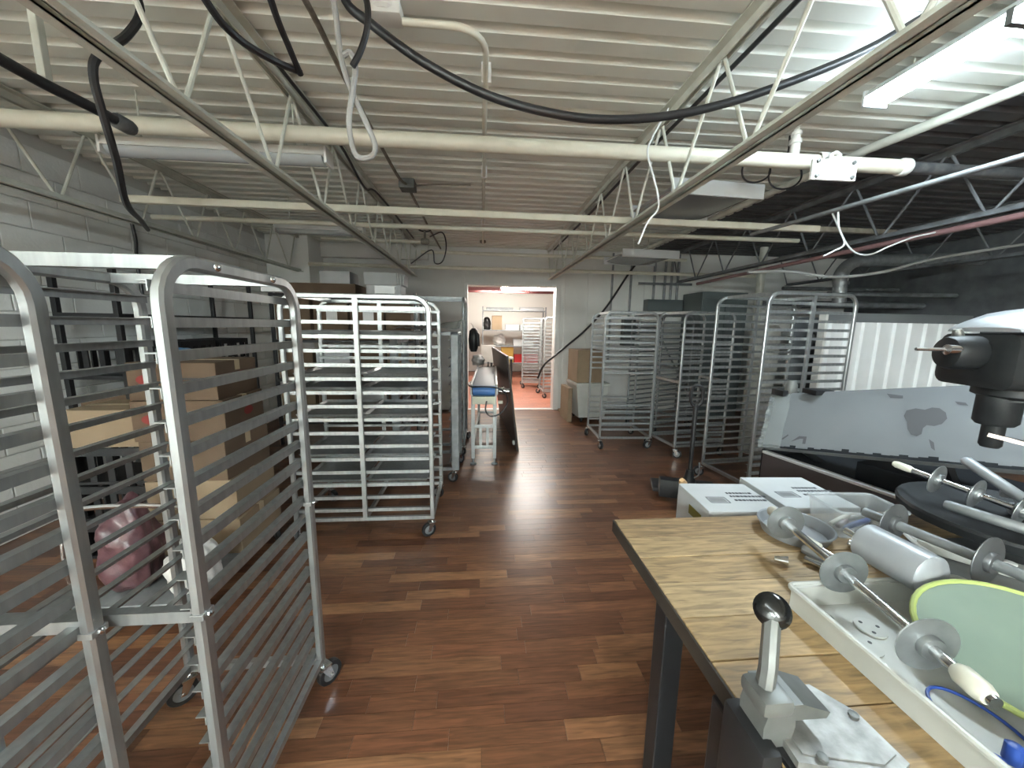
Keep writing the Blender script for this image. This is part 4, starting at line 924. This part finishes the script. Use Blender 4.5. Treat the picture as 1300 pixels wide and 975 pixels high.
MB().lathe([(.026,0),(.028,.002),(.038,.075),(.040,.078),(.037,.078),(.026,.006),(0,.005)], (0,0,0), (0,0,1), 24, cap=False).build('cup_body', 'plasticc', t)
MB().lathe([(.008,0),(.012,.005),(.012,.03),(.006,.034)], (.86,.43,.858), (.2,.1,1), 12).build('blue_cap', 'blue', label='small dark blue cap beside the cream cup', cat='cap')
for i, (x, y, r_) in enumerate(((.85,.66,.036),(.915,.70,.030))):
    t = thing('round_cutter', ('perforated white disc lying flat in tray under long roller','smaller perforated white disc in tray by the rolling pin')[i], 'disc', (x,y,.8565))
    MB().lathe([(0,0),(r_,0),(r_,.004),(0,.004)], (0,0,0), (0,0,1), 24, cap=False).build('disc', 'plasticw', t)
    for k in range(3): MB().lathe([(0,.0042),(.004,.0042),(.004,.0048),(0,.0048)], (.018*math.cos(k*2.1),.018*math.sin(k*2.1),0), (0,0,1), 10, cap=False).build('hole', 'dirt', t)
MB().tube([(.825+.022*math.cos(2*PI*i/20), .735+.022*math.sin(2*PI*i/20), .8615) for i in range(20)], .004, 6, closed=True).build('ring_cutter', 'chrome', label='small steel ring cutter in the tray corner', cat='ring')
# rods beyond the tray
rods = [((.985,.955,.862),(1.055,.80,.862),.011,'chrome','polished steel rod lying between the long roller and rolling pin'),
        ((1.02,1.0,.866),(1.06,.875,.866),.016,'silverp','short grey steel rod beside the polished rod'),
        ((1.195,1.02,.864),(1.255,.93,.864),.013,'chrome','stubby steel rod pointing at the clear container')]
for p0, p1, r_, m_, lb in rods:
    L_ = (Vector(p1)-Vector(p0)); 
    MB().lathe([(r_*.8,0),(r_,.003),(r_,L_.length-.02),(r_*.7,L_.length-.018),(r_*.7,L_.length)], p0, L_, 14).build('steel_rod', m_, label=lb, cat='rod')
t = thing('handled_rod', 'thin rod with white plastic handle between polished rod and rolling pin', 'tool', (1.015,1.0,.900))
MB().cyl((0,0,0),(.045,-.10,-.02),.006,10).build('rod', 'chrome', t); MB().lathe([(.010,0),(.014,.006),(.014,.045),(.009,.05)], (0,0,0), (.04,-.10,-.02), 14).build('handle', 'plasticc', t)
MB().lathe([(0,0),(.007,.004),(.014,.038),(.012,.038),(.004,.004),(0,.003)], (.885,.96,.862), (.6,-.5,.12), 16, cap=False).build('piping_tip', 'chrome', label='small steel piping tip on the wooden boards', cat='piping tip')
t = thing('round_pan', 'shallow round aluminium pan beside clear plastic container', 'pan', (1.083,1.105,.8505))
MB().lathe([(0,0),(.095,0),(.108,.035),(.112,.036),(.110,.039),(.105,.037),(.093,.003),(0,.003)], (0,0,0), (0,0,1), 32, cap=False).build('pan_body', 'silverp', t)
# clear container with bits
t = thing('clear_container', 'clear plastic container of small tools at table far edge', 'container', (1.325,1.125,.8505), R(-5))
b = MB(); w_, d_, h_ = .118, .075, .100
def ring(k, z, r_=.018):
    o = []
    for cx, cy, a0 in ((w_*k-r_, d_*k-r_, 0), (-w_*k+r_, d_*k-r_, PI/2), (-w_*k+r_, -d_*k+r_, PI), (w_*k-r_, -d_*k+r_, 3*PI/2)):
        o += [(cx+r_*math.cos(a0+i*PI/8), cy+r_*math.sin(a0+i*PI/8), z) for i in range(5)]
    return o
R1, R2, R3, R4 = ring(.90,0), ring(1,h_), ring(.985,h_), ring(.885,.003)
n = 20; b.add(R1+R2+R3+R4, [tuple(range(n-1,-1,-1)), tuple(3*n+i for i in range(n))]+[(k*n+i, k*n+(i+1)%n, (k+1)*n+(i+1)%n, (k+1)*n+i) for k in range(3) for i in range(n)])
b.build('box_walls', 'clear', t); MB().tube(ring(1.01,h_-.004), .005, 6, closed=True).build('rim', 'clear', t)
bits = [(-.05,.01,.09,'plasticc',.4,'cream plastic stick'),(.02,.02,.10,'plasticw',-.3,'white plastic stick'),(-.01,-.02,.10,'blue',.1,'dark blue stick'),(.06,-.01,.07,'chrome',.8,'steel nozzle rod'),(-.07,-.015,.05,'pink',.5,'pink plastic piece')]
for x, y, L_, m_, a_, lb in bits:
    c_ = Vector((1.325+x*.85, 1.125+y, .868)); dv = Vector((math.cos(a_), math.sin(a_)*.5, .25)).normalized()*L_/2
    MB().lathe([(.007,0),(.009,.004),(.009,L_-.006),(.006,L_)], c_-dv+Vector((0,0,.012)), dv, 10).build('small_tool', m_, label=lb+' inside the clear container', cat='tool')
t = thing('metal_sheet', 'dull dark metal sheet under the dusty roller and power strip', 'sheet', (1.48,.80,.8503))
MB().bbox(-.20,.22,-.22,.24,0,.004,.001).build('sheet_plate', 'discd', t, smooth=False)
MB().bbox(-.204,-.198,-.22,.24,.004,.014,.001).build('raised_edge', 'discd', t, smooth=False)
# power strip
t = thing('power_strip', 'white power strip with outlets under the dark mixer plate edge', 'power strip', (1.50,.90,.8548), R(-52))
MB().bbox(-.13,.13,-.025,.025,0,.032,.006).build('strip_body', 'plasticw', t, smooth=False)
for k in range(5): MB().lathe([(.016,0),(.016,.004),(.012,.005)], (-.10+k*.05,0,.032), (0,0,1), 14).build('outlet', 'paper', t)
MB().tube(spline([(-.125,0,.018),(-.15,.0,.03),(-.16,-.03,.045),(-.13,-.06,.03),(-.09,-.05,.008)],6), .006, 8).build('cord', 'wcable', t)

# ------------------------------------------------------------------ mixer at the right end of the table
t = thing('planetary_mixer', 'old dark floor mixer with silver head cover and bare shaft', 'mixer', (1.605,1.0,0), R(-14))
def rect_ring(x, y0, y1, z0, z1, r_, n=4):
    o = []
    for cy, cz, a0 in ((y1-r_, z1-r_, 0), (y0+r_, z1-r_, PI/2), (y0+r_, z0+r_, PI), (y1-r_, z0+r_, 3*PI/2)):
        o += [(x, cy+r_*math.cos(a0+i*PI/2/n), cz+r_*math.sin(a0+i*PI/2/n)) for i in range(n+1)]
    return o
def loft(name, rings, m):
    b = MB(); n = len(rings[0]); b.add([p for r_ in rings for p in r_], [(k*n+i, k*n+(i+1)%n, (k+1)*n+(i+1)%n, (k+1)*n+i) for k in range(len(rings)-1) for i in range(n)]+[tuple(range(n-1,-1,-1)), tuple((len(rings)-1)*n+i for i in range(n))])
    return b.build(name, m, t)
loft('head', [rect_ring(-.105,-.09,.09,1.40,1.52,.03), rect_ring(-.09,-.115,.115,1.385,1.545,.03), rect_ring(.2,-.125,.125,1.375,1.55,.03), rect_ring(.62,-.125,.125,1.36,1.55,.03)], 'bluegrey')
def cov(x, hw, zt): return [(x, -hw, 1.552), (x, -hw*.96, 1.552+(zt-1.552)*.55), (x, -hw*.7, 1.552+(zt-1.552)*.88), (x, -hw*.3, zt), (x, hw*.3, zt), (x, hw*.7, 1.552+(zt-1.552)*.88), (x, hw*.96, 1.552+(zt-1.552)*.55), (x, hw, 1.552)]
loft('head_cover', [cov(-.085,.105,1.565), cov(-.06,.115,1.59), cov(.0,.125,1.617), cov(.10,.13,1.632), cov(.26,.13,1.637)], 'silverp')
loft('motor_cover', [cov(.262,.132,1.640), cov(.45,.132,1.642), cov(.62,.125,1.63)], 'castgrey')
MB().bbox(.0,.22,-.132,-.122,1.41,1.53,.004).build('name_plate', 'bluegrey', t, smooth=False); MB().bbox(.08,.11,-.136,-.131,1.475,1.482,.001).build('plate_badge', 'silverp', t, smooth=False)
b = MB(); b.lathe([(.045,0),(.052,.01),(.052,.07),(.046,.085),(.03,.09)], (-.09,-.01,1.487), (-1,0,0), 24); b.build('attachment_hub', 'bluegrey', t)
MB().lathe([(.016,0),(.016,.05),(.006,.055),(.005,.13)], (-.15,-.04,1.497), (-1,0,0), 12).build('hub_pin', 'chrome', t)
MB().lathe([(.010,0),(.014,.01),(.010,.03)], (-.14,0,1.53), (-.3,0,1), 12).build('hub_knob', 'castgrey', t)
b = MB(); b.lathe([(.085,0),(.085,-.025),(.065,-.035),(.065,-.04)], (.03,0,1.385), (0,0,1), 28); b.build('gear_ring', 'bluegrey', t)
b = MB(); b.lathe([(.048,0),(.048,-.085),(.040,-.095)], (.0,0,1.36), (0,0,1), 24); b.build('planetary', 'bluegrey', t)
MB().lathe([(.025,0),(.025,-.07),(.020,-.078)], (.0,0,1.27), (0,0,1), 16).build('shaft', 'bluegrey', t)
MB().beam((-.02,-.005,1.235),(.26,-.16,1.17),.026,.012).build('lever_bar', 'chrome', t, smooth=False)
loft('column', [rect_ring(.40,-.11,.11,.1,1.37,.03), rect_ring(.62,-.11,.11,.1,1.37,.03)], 'bluegrey')
MB().bbox(.22,.75,-.28,.28,0,.1,.02).build('base', 'bluegrey', t)
# dark dish shaped carrier plate with a neck that rises to the column
b = MB(); n = 36; prof = [(0,.930),(.24,.930),(.265,.937),(.27,.960),(.265,.969),(.245,.965),(.22,.947),(0,.945)]
b.lathe([(r_, z_) for r_, z_ in prof], (.11,.0,0), (0,0,1), n, cap=False); b.build('carrier_plate', 'bluegrey', t)
b = MB(); b.sweep([(.28,-.02,.955),(.33,-.02,.975),(.37,-.02,1.03),(.395,-.02,1.13),(.405,-.02,1.20)], (0,1,0), .22, .04, .2); b.build('neck', 'bluegrey', t)
b = MB(); b.sweep([(.18,.02,.965),(.25,.02,.967),(.30,.02,1.0),(.33,.02,1.10),(.34,.02,1.2)], (0,1,0), .05, .012, .2); b.build('curved_strap', 'silverp', t)
cutter_roller('cutter roller with pale discs on mixer plate near the clear container', (1.585,1.19,1.045), (1.665,.86,1.005), ((.24,.052),(.52,.050),(.80,.053)), .010, ((-.12,.05,.013),))
MB().lathe([(.012,0),(.017,.01),(.017,.19),(.012,.21)], (1.755,1.15,1.092), (-.03,-.20,-.075), 14).build('dowel', 'silverp', label='pale grey dowel lying across discs on the mixer plate', cat='rod')
MB().lathe([(.013,0),(.016,.01),(.016,.20),(.01,.21)], (1.535,1.03,.985), (.05,-.17,0), 14).build('dowel', 'galv', label='dull dowel lying low along the near rim of mixer plate', cat='rod')
for i, (x, y, z_, r_) in enumerate(((1.795,.985,.953,.055),(1.802,.98,.979,.050))):
    MB().lathe([(0,0),(r_*.85,0),(r_,.022),(r_+.004,.024),(r_-.003,.024),(r_*.83,.003),(0,.003)], (x,y,z_), (0,0,1), 28, cap=False).build('small_pan', 'silverp', label=('lower small round pan on mixer plate','upper small round pan stacked on mixer plate')[i], cat='pan')
MB().bbox(-.10,.10,-.012,.012,0,.02,.003).build('flat_bar', 'galv', label='dull flat bar resting on the small round pans', cat='bar', loc=(1.815,.965,1.0035), rot=(0,0,R(-50)))
